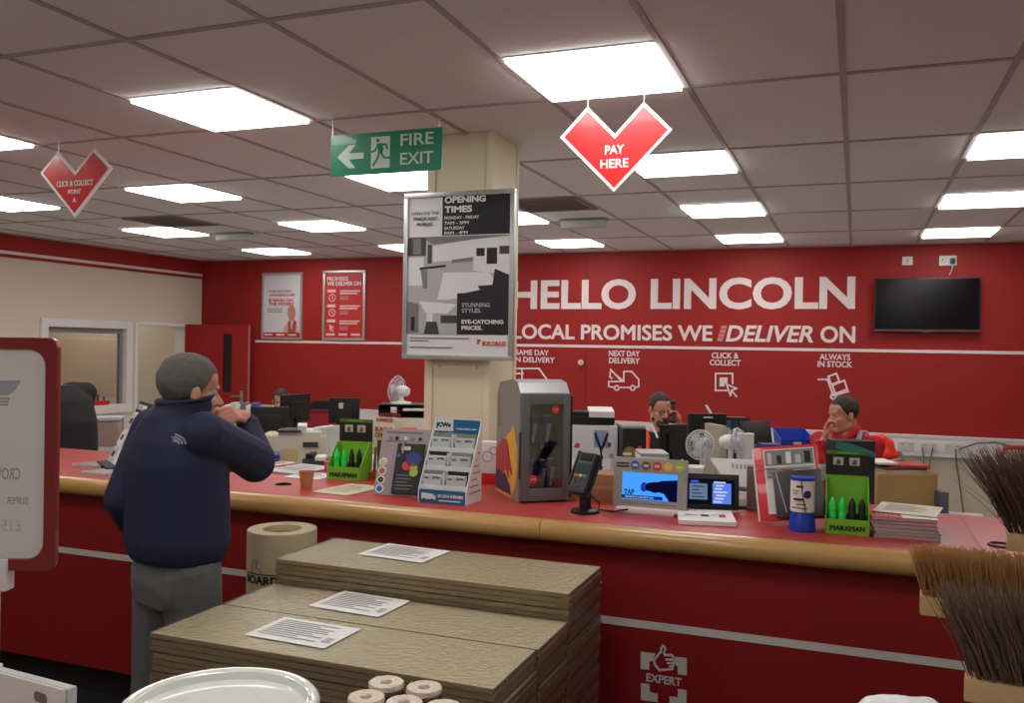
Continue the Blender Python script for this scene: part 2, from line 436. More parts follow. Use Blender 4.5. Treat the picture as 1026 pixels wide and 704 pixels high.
# ------------------------------------------------------------------ ceiling light panels on their regular grid
LITE = emis('panel_diffuser_glow', (255, 250, 246), PANEL_STRENGTH)
def light_mesh(): return MB().box(-.28, .28, -.28, .28, -.02, -.005)
def fr_mesh(): return MB().box(-.292, .292, -.292, .292, -.005, 0)
RN = {3: 'row nearest red wall', 2: 'second row from red wall', 1: 'third row from red wall', 0: 'row before the counter'}
ON = ['first', 'second', 'third', 'fourth', 'fifth', 'sixth']
first = None
for j in (3, 2, 1, 0, -1, -2):
    seen = {3: [1, 0, -1, -2, -3], 2: [1, 0, -1, -2, -3], 1: [1, 0, -1, -2, -3], 0: [0, -1, -2], -1: [1, 0, -1, -2], -2: [1, 0, -1]}[j]
    for n_, i in enumerate(seen):
        p = (-.9658+1.8*i, 3.397+1.8*j, CEIL)
        lab = f'glowing square ceiling light panel, {ON[n_]} from right in {RN[j]}' if j in RN else 'square ceiling light panel behind where the photo was taken'
        if first is None:
            first = thing('ceiling_light', lab, 'ceiling light', p, 0, 'square ceiling light panels')
            light_mesh().build('diffuser', LITE, first, smooth=0)
            fr_mesh().build('frame', WHITE, first, smooth=0)
        else: dup(first, p, label=lab)
t = thing('ceiling_light', 'square ceiling light panel inside the office behind the window', 'ceiling light', (XL-1.6, 8.8, CEIL), 0, 'office lights')
light_mesh().build('diffuser', emis('office_glow', (255, 246, 232), 14), t, smooth=0); fr_mesh().build('frame', WHITE, t, smooth=0)

# ceiling vents (dark grilles) and emergency light bars
def vent(c, lab):
    t = thing('ceiling_vent', lab, 'vent', c, 0, 'ceiling vents')
    f = MB()
    f.box(-.29, .29, -.29, -.25, -.012, 0).box(-.29, .29, .25, .29, -.012, 0).box(-.29, -.25, -.25, .25, -.012, 0).box(.25, .29, -.25, .25, -.012, 0)
    f.build('frame', mat('vent_grey', (120, 116, 116), .6), t, smooth=0)
    MB().box(-.25, .25, -.25, .25, -.003, 0).build('backing', mat('vent_dark', (66, 64, 66), .8), t, smooth=0)
    s = MB()
    for q in range(9): s.box(-.25, .25, -.22+q*.055, -.2+q*.055, -.012, -.004)
    s.build('grille', mat('vent_grey'  , (120, 116, 116), .6), t, smooth=0)
def cell(px, py):
    p = PZ(px, py, CEIL); i = math.floor((p.x-gx0)/.6); j = math.floor((p.y-gy0)/.6)
    return (gx0+.6*(i+.5), gy0+.6*(j+.5), CEIL-.002)
vent(cell(158, 219), 'dark ceiling vent tile over the desks at far left')
vent(cell(552, 205), 'dark ceiling vent tile just right of the column')
def ebar(px, py, lab):
    p = PZ(px, py, CEIL)
    t = thing('emergency_light', lab, 'emergency light', (p.x, p.y, CEIL), 0, 'emergency light bars')
    MB().box(-.2, .2, -.05, .05, -.02, 0).build('base', GREY, t, bevel=.004)
    m = MB(); m.prismx([(-.045, -.02), (.045, -.02), (.035, -.075), (0, -.085), (-.035, -.075)], -.19, .19)
    m.build('diffuser', mat('frosted_diffuser', (190, 196, 196), .3), t, bevel=.006)
ebar(234, 233, 'slim grey emergency light bar on ceiling, left of the column')
ebar(585, 219, 'slim grey emergency light bar on ceiling, right of the column')

# ------------------------------------------------------------------ column
cx0, cx1, cy0, cy1 = -2.066, -1.72, 4.156, 4.515
c = MB().box(cx0, cx1, cy0, cy1, 0, CEIL)
c = struct(c.build('column', COLCREAM, bevel=.004))
c['label'] = 'square cream boxed-in column behind the counter'
struct(MB().box(cx0-.012, cx0+.03, cy0-.012, cy0+.03, 0, CEIL).box(cx1-.03, cx1+.006, cy0-.012, cy0+.03, 0, CEIL).box(cx1-.03, cx1+.006, cy1-.03, cy1+.006, 0, CEIL).build('corner_strip', COLCREAM, c, bevel=.003))
sc = MB()
for px, py in ((440, 367), (478, 368), (440, 421), (478, 423)):
    p = PY(px, py, cy0); sc.cyl((p.x, cy0-.004, p.z), (p.x, cy0+.004, p.z), .008, n=10)
struct(sc.build('screw_cap', mat('screw_cream', (190, 180, 150), .5), c))

# ------------------------------------------------------------------ back wall lettering, icons, TV, sockets
def wallbox(px0, py0, px1, py1, Y=YB):
    p = PY(px0, (py0+py1)/2, Y); q = PY(px1, (py0+py1)/2, Y)
    xm = (px0+px1)/2; u = PY(xm, py0, Y).z; l = PY(xm, py1, Y).z
    return (p.x+q.x)/2, (u+l)/2, q.x-p.x, u-l
x0 = PY(512.5, 296, YB).x; x1 = PY(857, 293, YB).x
yw = YB-.001
o = text('HELLO LINCOLN', VINYL, None, (x0+x1)/2, 2.322, yw, w=x1-x0, h=.335, bold=.032, name='wall_lettering')
tag(o, 'large white HELLO LINCOLN lettering across the red back wall', 'wall lettering')
t = thing('wall_slogan', 'white LOCAL PROMISES WE DELIVER ON slogan under the big lettering', 'wall lettering', ((x0+x1)/2, YB, 1.9))
tx = (x0+x1)/2
def seg(s, pxa, pxb, sh=0.0):
    a = PY(pxa, 335, YB).x; b = PY(pxb, 335, YB).x
    text(s, VINYL, t, (a+b)/2-tx, 0, -.001, w=b-a, h=.172, bold=.026, shear=sh)
seg('LOCAL PROMISES WE', 514, 714); seg('DELIVER', 727, 815, .22); seg('ON', 822, 857)
sp = MB()
for k in range(4):
    z = .065-.043*k; xx = PY(721.5, 335, YB).x-tx-.012*k
    sp.prism([(xx+.005, z-.018), (xx+.065, z-.018), (xx+.073, z+.018), (xx+.013, z+.018)], -.003, -.001)
sp.build('speed_mark', mat('pale_red_vinyl', (216, 130, 130), .5), t, smooth=0)
def icon(name, lab, lines, caption, cpx, cpy, cw, ch, lw=.018, fills=()):
    c = PY(cpx, cpy, YB)
    t = thing(name, lab, 'wall lettering', (c.x, YB, c.z), 0, 'service icons on the back wall')
    conv = lambda P: [(PY(px, py, YB).x-c.x, PY(px, py, YB).z-c.z) for px, py in P]
    m = MB().strokes([conv(l) for l in lines], lw, -.003, -.001)
    for f in fills: m.prism(conv(f), -.003, -.001)
    m.build('pictogram', VINYL, t, smooth=0)
    for k, s in enumerate(caption):
        q = PY(cpx+cw[k][1], cpy+7.2*k, YB)
        text(s, VINYL, t, q.x-c.x, q.z-c.z, -.001, w=mpp(1)*0+PY(cpx+cw[k][0]/2, cpy, YB).x-PY(cpx-cw[k][0]/2, cpy, YB).x, h=.062, bold=.025)
def circ(cx, cy, r, n=12, a0=0, a1=360): return [(cx+r*math.cos(math.radians(a0+(a1-a0)*k/n)), cy+r*math.sin(math.radians(a0+(a1-a0)*k/n))) for k in range(n+1)]
icon('delivery_icon', 'white SAME DAY VAN DELIVERY caption and van outline beside the column',
     [[(500, 389), (500, 369), (540, 369), (548, 380), (548, 389), (543, 389)], [(505, 389), (538, 389)], circ(541, 390, 2.5), circ(503, 390, 2.5), [(500, 374), (524, 374)], [(523, 369), (523, 388)]],
     ('SAME DAY', 'VAN DELIVERY'), 532, 353, ((33, 1.2), (49, -.8)), 0)
icon('delivery_icon', 'white NEXT DAY DELIVERY caption and crane truck outline on red wall',
     [[(610, 382), (625, 382), (625, 372), (633, 372), (640, 380), (640, 387), (637, 388)], [(610, 382), (610, 387), (616, 388)], [(620, 388), (631, 388)], circ(618, 388.5, 2.3), circ(634, 388.5, 2.3), [(622, 381), (612, 370), (611, 377)], [(612, 371), (624, 381)], [(611, 377), (613, 379)]],
     ('NEXT DAY', 'DELIVERY'), 625.5, 354, ((31, 0), (31, 0)), 0, lw=.016)
icon('collect_icon', 'white CLICK AND COLLECT caption with cursor square on red wall',
     [[(717, 374), (734, 374), (734, 384)], [(717, 374), (717, 391), (728, 391)], [(728, 385), (732, 396), (733, 391), (738, 389), (728, 385)], [(733, 391), (738, 397)]],
     ('CLICK &', 'COLLECT'), 726.5, 356, ((27, 0), (31, 0)), 0, lw=.016, fills=[[(721, 378), (729, 378), (729, 384), (726, 384), (726, 387), (721, 387)]])
icon('stock_icon', 'white ALWAYS IN STOCK caption and sack truck outline above the seated red jumper',
     [[(820, 380), (829, 380), (835, 396), (850, 392)], circ(835, 397, 2.6), [(830, 377), (838, 374), (841, 382), (833, 385), (830, 377)], [(834, 386), (846, 381), (849, 390), (837, 394), (834, 386)]],
     ('ALWAYS', 'IN STOCK'), 836.5, 357.5, ((31, 0), (35, 0)), 0, lw=.018)
# TV
x, z, w, h = wallbox(876.5, 279, 981, 332)
w = .935; h = .52
t = thing('wall_television', 'black flat television on the red wall, right of the lettering', 'television', (x, YB-.055, z))
MB().box(-w/2, w/2, -.025, .03, -h/2, h/2).build('body', BLACK, t, bevel=.006)
MB().box(-w/2+.012, w/2-.012, -.027, -.024, -h/2+.03, h/2-.012).build('screen', mat('tv_glass', (8, 9, 16), .16, coat=.0, spec=.35), t, smooth=0)
MB().box(-w/2, w/2, -.028, -.01, -h/2, -h/2+.016).box(-.03, .03, -.028, -.012, -h/2-.012, -h/2).build('lower_trim', mat('tv_silver', (96, 92, 98), .35, metal=.5), t)
b = MB()
for q in (-.11, .1): b.box(q-.02, q+.02, -.0, .02, h/2, h/2+.012)
b.box(-.2, .2, .03, .055, -.15, .15)
b.build('wall_bracket', BLACK, t)
def socket(px0, py0, px1, py1, lab, gang=2, plug=False):
    x, z, w, h = wallbox(px0, py0, px1, py1)
    t = thing('wall_socket', lab, 'socket', (x, YB, z), 0, 'wall sockets')
    MB().box(-w/2, w/2, -.012, 0, -h/2, h/2).build('plate', WHITE, t, bevel=.003)
    s = MB()
    if gang == 2:
        for q in (-w*.3, w*.3):
            s.box(q-.004, q+.004, -.014, -.011, .0, .02).box(q-.018, q-.008, -.014, -.011, -.015, -.009).box(q+.008, q+.018, -.014, -.011, -.015, -.009)
        s.build('slot', DGREY, t, smooth=0)
    else:
        MB().box(-.012, .012, -.018, -.011, -.02, .02).build('rocker', LGREY, t, bevel=.002)
    if plug:
        p = MB().box(w*.12, w*.4, -.05, -.012, -.03, .02).build('plug', BLACK, t, bevel=.008)
        MB().tube([(w*.26, -.03, -.03), (w*.25, -.04, -.07), (w*.18, -.03, -.11), (w*.08, -.02, -.14)], .006).build('plug_cable', LGREY, t)
socket(904, 257, 914.5, 265.5, 'small square white switch plate above the television', 1)
socket(941, 256, 958.5, 266, 'white double socket with black plug above the television', 2, True)

# framed posters on the back wall
def wall_poster(px0, py0, px1, py1, lab, face):
    x, z, w, h = wallbox(px0, py0, px1, py1)
    t = thing('framed_poster', lab, 'poster', (x, YB, z), 0, 'framed posters on the back wall')
    f = MB()
    f.box(-w/2, w/2, -.022, 0, h/2-.03, h/2).box(-w/2, w/2, -.022, 0, -h/2, -h/2+.03).box(-w/2, -w/2+.03, -.022, 0, -h/2+.03, h/2-.03).box(w/2-.03, w/2, -.022, 0, -h/2+.03, h/2-.03)
    f.build('frame', ALU, t, bevel=.003)
    MB().box(-w/2+.03, w/2-.03, -.008, -.001, -h/2+.03, h/2-.03).build('print', face, t, smooth=0)
    return t, w, h
t, w, h = wall_poster(263, 273, 303.5, 340, 'framed white poster with red wording and a man in waistcoat', mat('poster_grey', (214, 212, 216), .45))
text('OUR INSTANT', INKG, t, -.03, h*.22, -.008, w=w*.55, h=.034, bold=.02)
text('WAREHOUSE', INKR, t, 0, h*.165, -.008, w=w*.62, h=.034, bold=.02)
text('IS BANG ON', INKR, t, -.02, h*.085, -.008, w=w*.6, h=.04, bold=.03)
text('THE MONEY', INKR, t, -.01, h*.03, -.008, w=w*.64, h=.042, bold=.03)
g = MB()
for k in range(3): g.box(-w*.36, w*.02, -.0095, -.008, -h*.04-k*.022-.004, -h*.04-k*.022+.004)
g.build('small_print', INKG, t, smooth=0)
P = lambda pts: [(a*w, b*h) for a, b in pts]
fig = MB().prism(P([(.0, -.44), (.07, -.30), (.17, -.22), (.30, -.2), (.38, -.28), (.40, -.44)]), -.0095, -.008)
fig.build('printed_shirt', mat('print_pink', (214, 160, 152), .5), t, smooth=0)
MB().prism(P([(.16, -.44), (.15, -.24), (.2, -.2), (.24, -.38), (.30, -.19), (.36, -.24), (.32, -.44)]), -.0105, -.0095).build('printed_waistcoat', mat('print_rust', (160, 74, 60), .5), t, smooth=0)
MB().prism([(w*.235+.062*math.cos(a*PI/8), -h*.1+.1*math.sin(a*PI/8)) for a in range(16)], -.0105, -.008).build('printed_head', mat('print_skin', (190, 128, 112), .5), t, smooth=0)
MB().box(-w/2+.03, w/2-.03, -.0105, -.008, -h/2+.03, -h/2+.09).build('print_footer', INKR, t, smooth=0)
g = MB()
for q in (-.2, -.02, .16): g.box(q-.06, q+.06, -.012, -.0104, -h/2+.052, -h/2+.07)
g.build('footer_wording', VINYL, t, smooth=0)
t, w, h = wall_poster(324, 271, 366.5, 341, 'framed red poster with white icons and promises wording', mat('poster_red', (196, 44, 48), .45))
text('PROMISES', VINYL, t, -w*.16, h*.385, -.008, w=w*.5, h=.05, bold=.02)
text('WE DELIVER ON', VINYL, t, -.005, h*.315, -.008, w=w*.8, h=.052, bold=.03)
g = MB()
for k in range(3):
    zz = h*(.21-.215*k)
    g.box(-w*.4, -w*.2, -.0095, -.008, zz-.018, zz+.018)
    for q in range(2): g.box(-w*.1, w*(.37-.06*q), -.0095, -.008, zz-.012-q*.03, zz+.006-q*.03)
    for q in range(3): g.box(-w*.1, w*.1, -.0095, -.008, zz-.072-q*.018, zz-.068-q*.018)
    cx = -w*.28; cz = zz-.085
    if k == 2: g.strokes([[(cx-.03, cz+.03), (cx+.02, cz-.05)], [(cx-.03, cz+.03), (cx+.03, cz+.0)], [(cx-.03, cz+.03), (cx-.02, cz-.04)]], .012, -.0095, -.008)
    else: g.strokes([circ(cx, cz, .045)], .01, -.0095, -.008); g.strokes([[(cx, cz+.025), (cx, cz), (cx+.015, cz-.02)]], .01, -.0095, -.008)
for q in (-.19, -.01, .17): g.box(q-.065, q+.06, -.0095, -.008, -h*.43, -h*.40)
g.build('printed_wording', mat('pale_print', (236, 200, 200), .5), t, smooth=0)
# sockets along the trunking and their leads
def tsock(px, w, lab):
    p = PY(px, 449, YB-.052)
    t = thing('trunking_socket', lab, 'socket', (p.x, YB-.052, .815), 0, 'sockets on the trunking')
    MB().box(-w/2, w/2, -.01, 0, -.045, .045).build('plate', LGREY, t, bevel=.003)
    g = MB()
    for q in ((-w*.25, w*.25) if w > .12 else (0,)): g.box(q-.02, q+.02, -.012, -.009, .012, .02).box(q-.015, q-.006, -.012, -.009, -.02, -.014).box(q+.006, q+.015, -.012, -.009, -.02, -.014)
    g.build('slot', GREY, t, smooth=0)
    return p.x
tsock(908, .15, 'white double socket on the trunking beside the orange vest')
xa = tsock(931, .15, 'white double socket with two grey leads on the trunking')
xb = tsock(955, .15, 'white double socket with one looping grey lead on the trunking')
def cable(name, pts, r, m, lab): tag(MB().tube(pts, r).build(name, m), lab, 'cable', 'leads from the trunking')
CAB = mat('grey_cable', (110, 106, 102), .6)
for dx, sw in ((-.06, .01), (.03, -.02)):
    cable('power_lead', [(xa+dx, YB-.075, .81), (xa+dx+sw, YB-.085, .7), (xa+dx+sw*2, YB-.05, .55), (xa+dx-sw, YB-.04, .3), (xa+dx, YB-.05, .02)], .007, CAB, 'thin grey lead dropping from the double socket, ' + ('first of the pair' if dx < 0 else 'second of the pair'))
cable('power_lead', [(xb+.02, YB-.075, .81), (xb+.03, YB-.09, .66), (xb+.06, YB-.05, .5), (xb+.1, YB-.04, .2), (xb+.1, YB-.05, .02)], .008, CAB, 'grey lead hanging alone down the cream lower wall')
cable('power_lead', [(xb+.05, YB-.07, .81), (xb+.2, YB-.08, .875), (xb+.36, YB-.08, .89), (xb+.52, YB-.08, .86), (xb+.7, YB-.08, .78), (xb+.8, YB-.1, .6), (xb+.82, YB-.1, .02)], .008, CAB, 'grey lead looping along the trunking toward the brooms')

# ------------------------------------------------------------------ counter
ctr = thing('counter', 'long red service counter with varnished wooden front edge', 'counter', (0, 3.3, 0))
CX0, CX1 = -6.4, 2.8
JX = PZ(547, 518, 1.06).x; JX2 = .41
MB().box(CX0, CX1, 0, .78, .14, 1.02).build('front_panel', CFRONT, ctr, smooth=0)
MB().box(CX0, CX1, .05, .76, 0, .14).build('kick_plate', MATTBLACK, ctr, smooth=0)
for a, b in ((CX0, JX2-.001), (JX2+.001, CX1)):
    MB().box(a, b, -.03, .8, 1.02, 1.06).build('worktop', CTOP, ctr, bevel=.002)
MB().box(JX2-.004, JX2+.004, -.029, .799, 1.055, 1.0604).build('joint_strip', mat('joint_brown', (150, 70, 50), .5), ctr, smooth=0)
prof = [(-.012, 1.059), (-.05, 1.059), (-.07, 1.052), (-.083, 1.036), (-.086, 1.018), (-.083, 1.0), (-.07, .985), (-.05, .979), (-.012, .979)]
for a, b in ((CX0, JX-.0015), (JX+.0015, CX1)):
    MB().prismx(prof, a, b).build('wooden_edge', WOOD, ctr, smooth=50)
MB().box(CX0, CX1, -.004, .001, .676, .704).build('white_stripe', mat('stripe_grey', (205, 200, 196), .5), ctr, smooth=0)
STC = mat('stripe_grey', (205, 200, 196), .5)
cc = PY(665, 675, 3.3)
cv = lambda P: [(PY(px, py, 3.3).x, PY(px, py, 3.3).z) for px, py in P]
def k5(X, Y): return (620+X/9.51, 630+Y/9.51)
em = MB()
for f in ([(210, 215), (350, 232), (322, 300), (292, 308), (292, 385), (210, 375)], [(530, 262), (648, 275), (648, 437), (565, 428), (562, 350), (540, 340)],
          [(212, 515), (292, 523), (295, 600), (372, 615), (370, 692), (212, 672)], [(485, 640), (563, 648), (565, 570), (645, 580), (645, 735), (485, 712)]):
    MB().prism(cv([k5(*q) for q in f]), -.003, .001).build('emblem_corner', STC, ctr, smooth=0)
em.strokes([cv([k5(*q) for q in [(420, 155), (404, 185), (400, 215), (335, 295), (345, 335), (390, 390), (510, 378), (525, 320), (515, 255), (500, 245), (440, 245), (430, 225), (445, 190), (435, 165), (420, 155)]]),
            cv([k5(455, 288), k5(512, 288)]), cv([k5(470, 322), k5(520, 324)]), cv([k5(490, 355), k5(518, 355)])], .007, -.004, .001)
em.build('thumb_emblem', STC, ctr, smooth=0)
p0 = PY(*k5(262, 475), 3.3); p1 = PY(*k5(597, 510), 3.3); pm = PY(*k5(430, 481), 3.3)
text('EXPERT', STC, ctr, pm.x, pm.z, -.001, w=p1.x-p0.x, h=.03, bold=.025)

# ================================================================== HANGING SIGNS
def on_plane(pts, Y): return [PY(px, py, Y) for px, py in pts]
def hang(root, o, pts, zc):
    for p in pts: MB().tube([(p.x-o.x, 0, p.z-o.z), (p.x-o.x, 0, zc-o.z)], .0018, 6).build('hanging_wire', STEEL, root)
def heart(px6, Y, lab, lines):
    P = on_plane(px6, Y)
    c = sum((p for p in P), Vector())/6
    t = thing('hanging_heart_sign', lab, 'hanging sign', c, 0, 'heart signs hung from the ceiling')
    # an angular heart: a square on its corner with a square notch, made regular
    Wd = P[4].x-P[0].x; hw = Wd/2; tip = P[0].z - P[5].z
    zs = (P[0].z+P[4].z)/2-c.z; zt = (P[1].z+P[3].z)/2-c.z; zn = P[2].z-c.z; zb = P[5].z-c.z; xm = P[5].x-c.x
    out = [(-hw+xm, zs), (-hw/2+xm, zt), (xm, zn), (hw/2+xm, zt), (hw+xm, zs), (xm, zb)]
    MB().prism(out, -.006, .006).build('border', WHITE, t, smooth=0)
    k = .93; zc_ = (zs+zn)/2-.012*hw
    inn = [(xm+(x-xm)*k, (z-zc_)*k+zc_) for x, z in out]
    sc = hw*.055
    inn = [(-hw+xm+sc*1.45, zs), (-hw/2+xm, zt-sc*1.45), (xm, zn-sc*1.45), (hw/2+xm, zt-sc*1.45), (hw+xm-sc*1.45, zs), (xm, zb+sc*1.45)]
    MB().prism(inn, -.0075, .0075).build('red_face', RED, t, smooth=0)
    for s, dz, w, h in lines:
        text(s, WHITE, t, xm, zs+dz*hw, -.0075, w=w*hw, h=h*hw, bold=.02)
    hang(t, c, [Vector((c.x+xm-hw/2, 0, c.z+zt-.01)), Vector((c.x+xm+hw/2, 0, c.z+zt-.01))], CEIL-.006)
heart([(562.5, 138), (589.3, 106.8), (616.8, 134.7), (647.8, 102.5), (675, 129.7), (615.5, 192.6)], 3.62,
      'red angular heart sign reading PAY HERE, hung near the biggest light panel', [('PAY', -.28, .34, .155), ('HERE', -.52, .5, .155)])
heart([(39.4, 173.6), (56.7, 151.2), (74.6, 172.7), (92.9, 150.4), (110.4, 168.7), (75.6, 217.4)], 3.55,
      'red angular heart sign reading CLICK & COLLECT POINT A, at far left', [('CLICK & COLLECT', -.27, 1.02, .12), ('POINT', -.45, .36, .1), ('A', -.63, .1, .1)])
# fire exit sign
Y = 3.62
P = on_plane([(332.7, 136.2), (443.5, 127.3), (442.6, 169.8), (331.4, 177.6)], Y)
c = (P[0]+P[1]+P[2]+P[3])/4
w = ((P[1].x-P[0].x)+(P[2].x-P[3].x))/2; h = ((P[0].z-P[3].z)+(P[1].z-P[2].z))/2
t = thing('fire_exit_sign', 'green hanging FIRE EXIT sign with left arrow and running figure', 'exit sign', c)
GRN = mat('exit_green', (0, 128, 92), .3, coat=.3); PALE = mat('pale_luminous_white', (196, 216, 206), .5)
MB().box(-w/2, w/2, -.004, .004, -h/2, h/2).build('panel', GRN, t, smooth=0)
def f7(X, Y_): return ((X-530)/885*w, -(Y_-258)/325*h)
def F7(pts): return [(((x-535)/880)*w, -((y-256)/325)*h) for x, y in pts]
# straightened coordinates of the crop
arrow = [(150, 270), (245, 180), (300, 180), (245, 245), (365, 245), (365, 292), (245, 292), (300, 362), (245, 362)]
MB().prism(F7(arrow), -.006, -.004).build('arrow', PALE, t, smooth=0)
MB().prism(F7([(425, 130), (575, 130), (575, 375), (425, 375)]), -.006, -.004).build('doorway_pictogram', PALE, t, smooth=0)
run = MB()
run.prism([(F7([(480, 160)])[0][0]+.0085*math.cos(a*PI/6), F7([(480, 160)])[0][1]+.0085*math.sin(a*PI/6)) for a in range(12)], -.0075, -.006)
run.prism(F7([(470, 185), (510, 180), (525, 225), (515, 262), (485, 262), (478, 215)]), -.0075, -.006)
run.strokes([F7([(505, 190), (545, 195), (555, 225)]), F7([(480, 195), (460, 235), (435, 245)]), F7([(505, 255), (530, 295), (570, 300)]), F7([(490, 258), (475, 305), (445, 350)])], .0085, -.0075, -.006)
run.build('running_figure', GRN, t, smooth=0)
text('FIRE', PALE, t, F7([(785, 170)])[0][0], F7([(785, 170)])[0][1], -.004, w=w*.29, h=h*.28, bold=.01)
text('EXIT', PALE, t, F7([(785, 315)])[0][0], F7([(785, 315)])[0][1], -.004, w=w*.29, h=h*.28, bold=.01)
hang(t, c, [Vector((c.x-w*.49, 0, c.z+h*.47)), Vector((c.x+w*.47, 0, c.z+h*.47))], CEIL-.006)

# ================================================================== OPENING TIMES POSTER ON THE COLUMN
Y = 4.10
P = on_plane([(405.2, 194), (516.6, 189.5), (514.4, 361), (404.6, 359.8)], Y)
c = (P[0]+P[1]+P[2]+P[3])/4; w = ((P[1].x-P[0].x)+(P[2].x-P[3].x))/2; h = ((P[0].z-P[3].z)+(P[1].z-P[2].z))/2
t = thing('framed_poster', 'silver framed opening times poster with grey kitchen picture, on the column', 'poster', (c.x, Y, c.z))
b = .024
f = MB()
f.box(-w/2, w/2, -.014, .014, h/2-b, h/2).box(-w/2, w/2, -.014, .014, -h/2, -h/2+b).box(-w/2, -w/2+b, -.014, .014, -h/2+b, h/2-b).box(w/2-b, w/2, -.014, .014, -h/2+b, h/2-b)
f.build('frame', ALU, t, bevel=.003)
MB().box(-w*.3, w*.3, .012, cy0-Y, -h*.3, h*.3).build('back_panel', GREY, t, smooth=0)
PG = [mat('print_black', (22, 24, 30), .5), mat('print_dark', (62, 62, 66), .5), mat('print_mid', (120, 120, 122), .5), mat('print_light', (176, 176, 178), .5), mat('print_pale', (222, 222, 224), .5)]
iw, ih = w-2*b, h-2*b
def U(u, v): return (-iw/2+u*iw, ih/2-v*ih)     # 0..1 from the print's upper corner
base = MB().box(-iw/2, iw/2, -.004, .012, -ih/2, ih/2); base.build('print', PG[4], t, smooth=0)
pic = MB(); lay = [0]
def q(mi, *pts):
    lay[0] += 1; d = .004+.00012*lay[0]
    pic.prism([U(*p_) for p_ in pts], -d, -.004, mi)
def R_(mi, u0, v0, u1, v1): q(mi, (u0, v0), (u1, v0), (u1, v1), (u0, v1))
R_(3, 0, .25, 1, .87)                                   # kitchen picture ground
q(2, (0, .25), (1, .25), (1, .255), (.25, .30), (.18, .27))     # ceiling
R_(0, .34, 0, 1, .245)
R_(1, 0, .255, .18, .37); R_(2, .05, .26, .13, .36); R_(4, 0, .38, .16, .56)
q(4, (.25, .31), (.65, .275), (.65, .40), (.25, .41)); q(1, (.2, .30), (.24, .30), (.24, .42), (.2, .42))
q(4, (.65, .275), (1, .26), (1, .5), (.65, .47)); q(2, (.44, .40), (.65, .385), (.65, .41), (.44, .42))
R_(0, .68, .33, .76, .38); R_(0, .78, .33, .88, .43); R_(1, .9, .32, 1, .37)
q(0, (.12, .445), (.38, .43), (.38, .445), (.12, .46)); q(3, (.13, .46), (.38, .445), (.38, .57), (.2, .58)); q(2, (.13, .46), (.2, .46), (.2, .58), (.16, .58))
q(4, (.36, .48), (.8, .48), (.95, .6), (.3, .66)); q(0, (.86, .46), (1, .5), (1, .6), (.72, .59), (.70, .565), (.84, .56))
R_(0, .5, .61, 1, .87); q(0, (.5, .62), (.72, .59), (1, .60), (1, .64), (.5, .65))
q(3, (0, .65), (.5, .65), (.5, .87), (0, .87)); q(4, (.12, .66), (.5, .68), (.4, .74), (.18, .73)); q(2, (0, .66), (.12, .68), (.12, .86), (0, .87))
R_(0, .04, .76, .08, .85); q(1, (.2, .79), (.3, .79), (.33, .87), (.17, .87)); R_(1, .34, .75, .5, .80); R_(4, .2, .72, .26, .79)
pic.build('kitchen_picture', PG, t, smooth=0)
def pt(s, u, v, wd, hh, m=WHITE, bold=.02, al='L'):
    x_, z_ = U(u, v); text(s, m, t, x_, z_, -.0085, w=wd*iw, h=hh*ih, bold=bold, align=al, depth=.0008)
pt('OPENING', .365, .022, .40, .042, bold=.04); pt('TIMES', .365, .082, .27, .042, bold=.04)
pt('MONDAY - FRIDAY', .365, .135, .34, .02, PG[4]); pt('7AM - 5PM', .365, .168, .24, .02, PG[4]); pt('SATURDAY', .365, .2, .2, .02, PG[4]); pt('8AM - 4PM', .365, .23, .23, .02, PG[4])
pt('OPEN TO THE', .17, .10, .28, .02, PG[2], al='C'); pt('TRADE AND', .17, .135, .25, .02, INK, al='C'); pt('PUBLIC', .17, .17, .16, .02, INK, al='C')
pt('STUNNING', .55, .685, .27, .026, PG[3]); pt('STYLES.', .55, .72, .19, .026, PG[3]); pt('EYE-CATCHING', .55, .79, .4, .026, bold=.03); pt('PRICES.', .55, .828, .2, .026, bold=.03)
g = MB()
for u0, v0, u1 in ((.03, .895, .62), (.03, .912, .22), (.03, .955, .46)): g.prism([U(u0, v0-.004), U(u1, v0-.004), U(u1, v0+.004), U(u0, v0+.004)], -.006, -.004)
g.build('small_print', INKG, t, smooth=0)
x_, z_ = U(.73, .925); text('BUILDBASE', INKR, t, x_+.012, z_, -.004, w=iw*.225, h=ih*.028, bold=.03, align='L')
E_ = MB().prism([U(.70, .90), U(.735, .90), U(.735, .913), U(.717, .913), U(.717, .93), U(.70, .93)], -.006, -.004); E_.build('maker_mark', INKR, t, smooth=0)

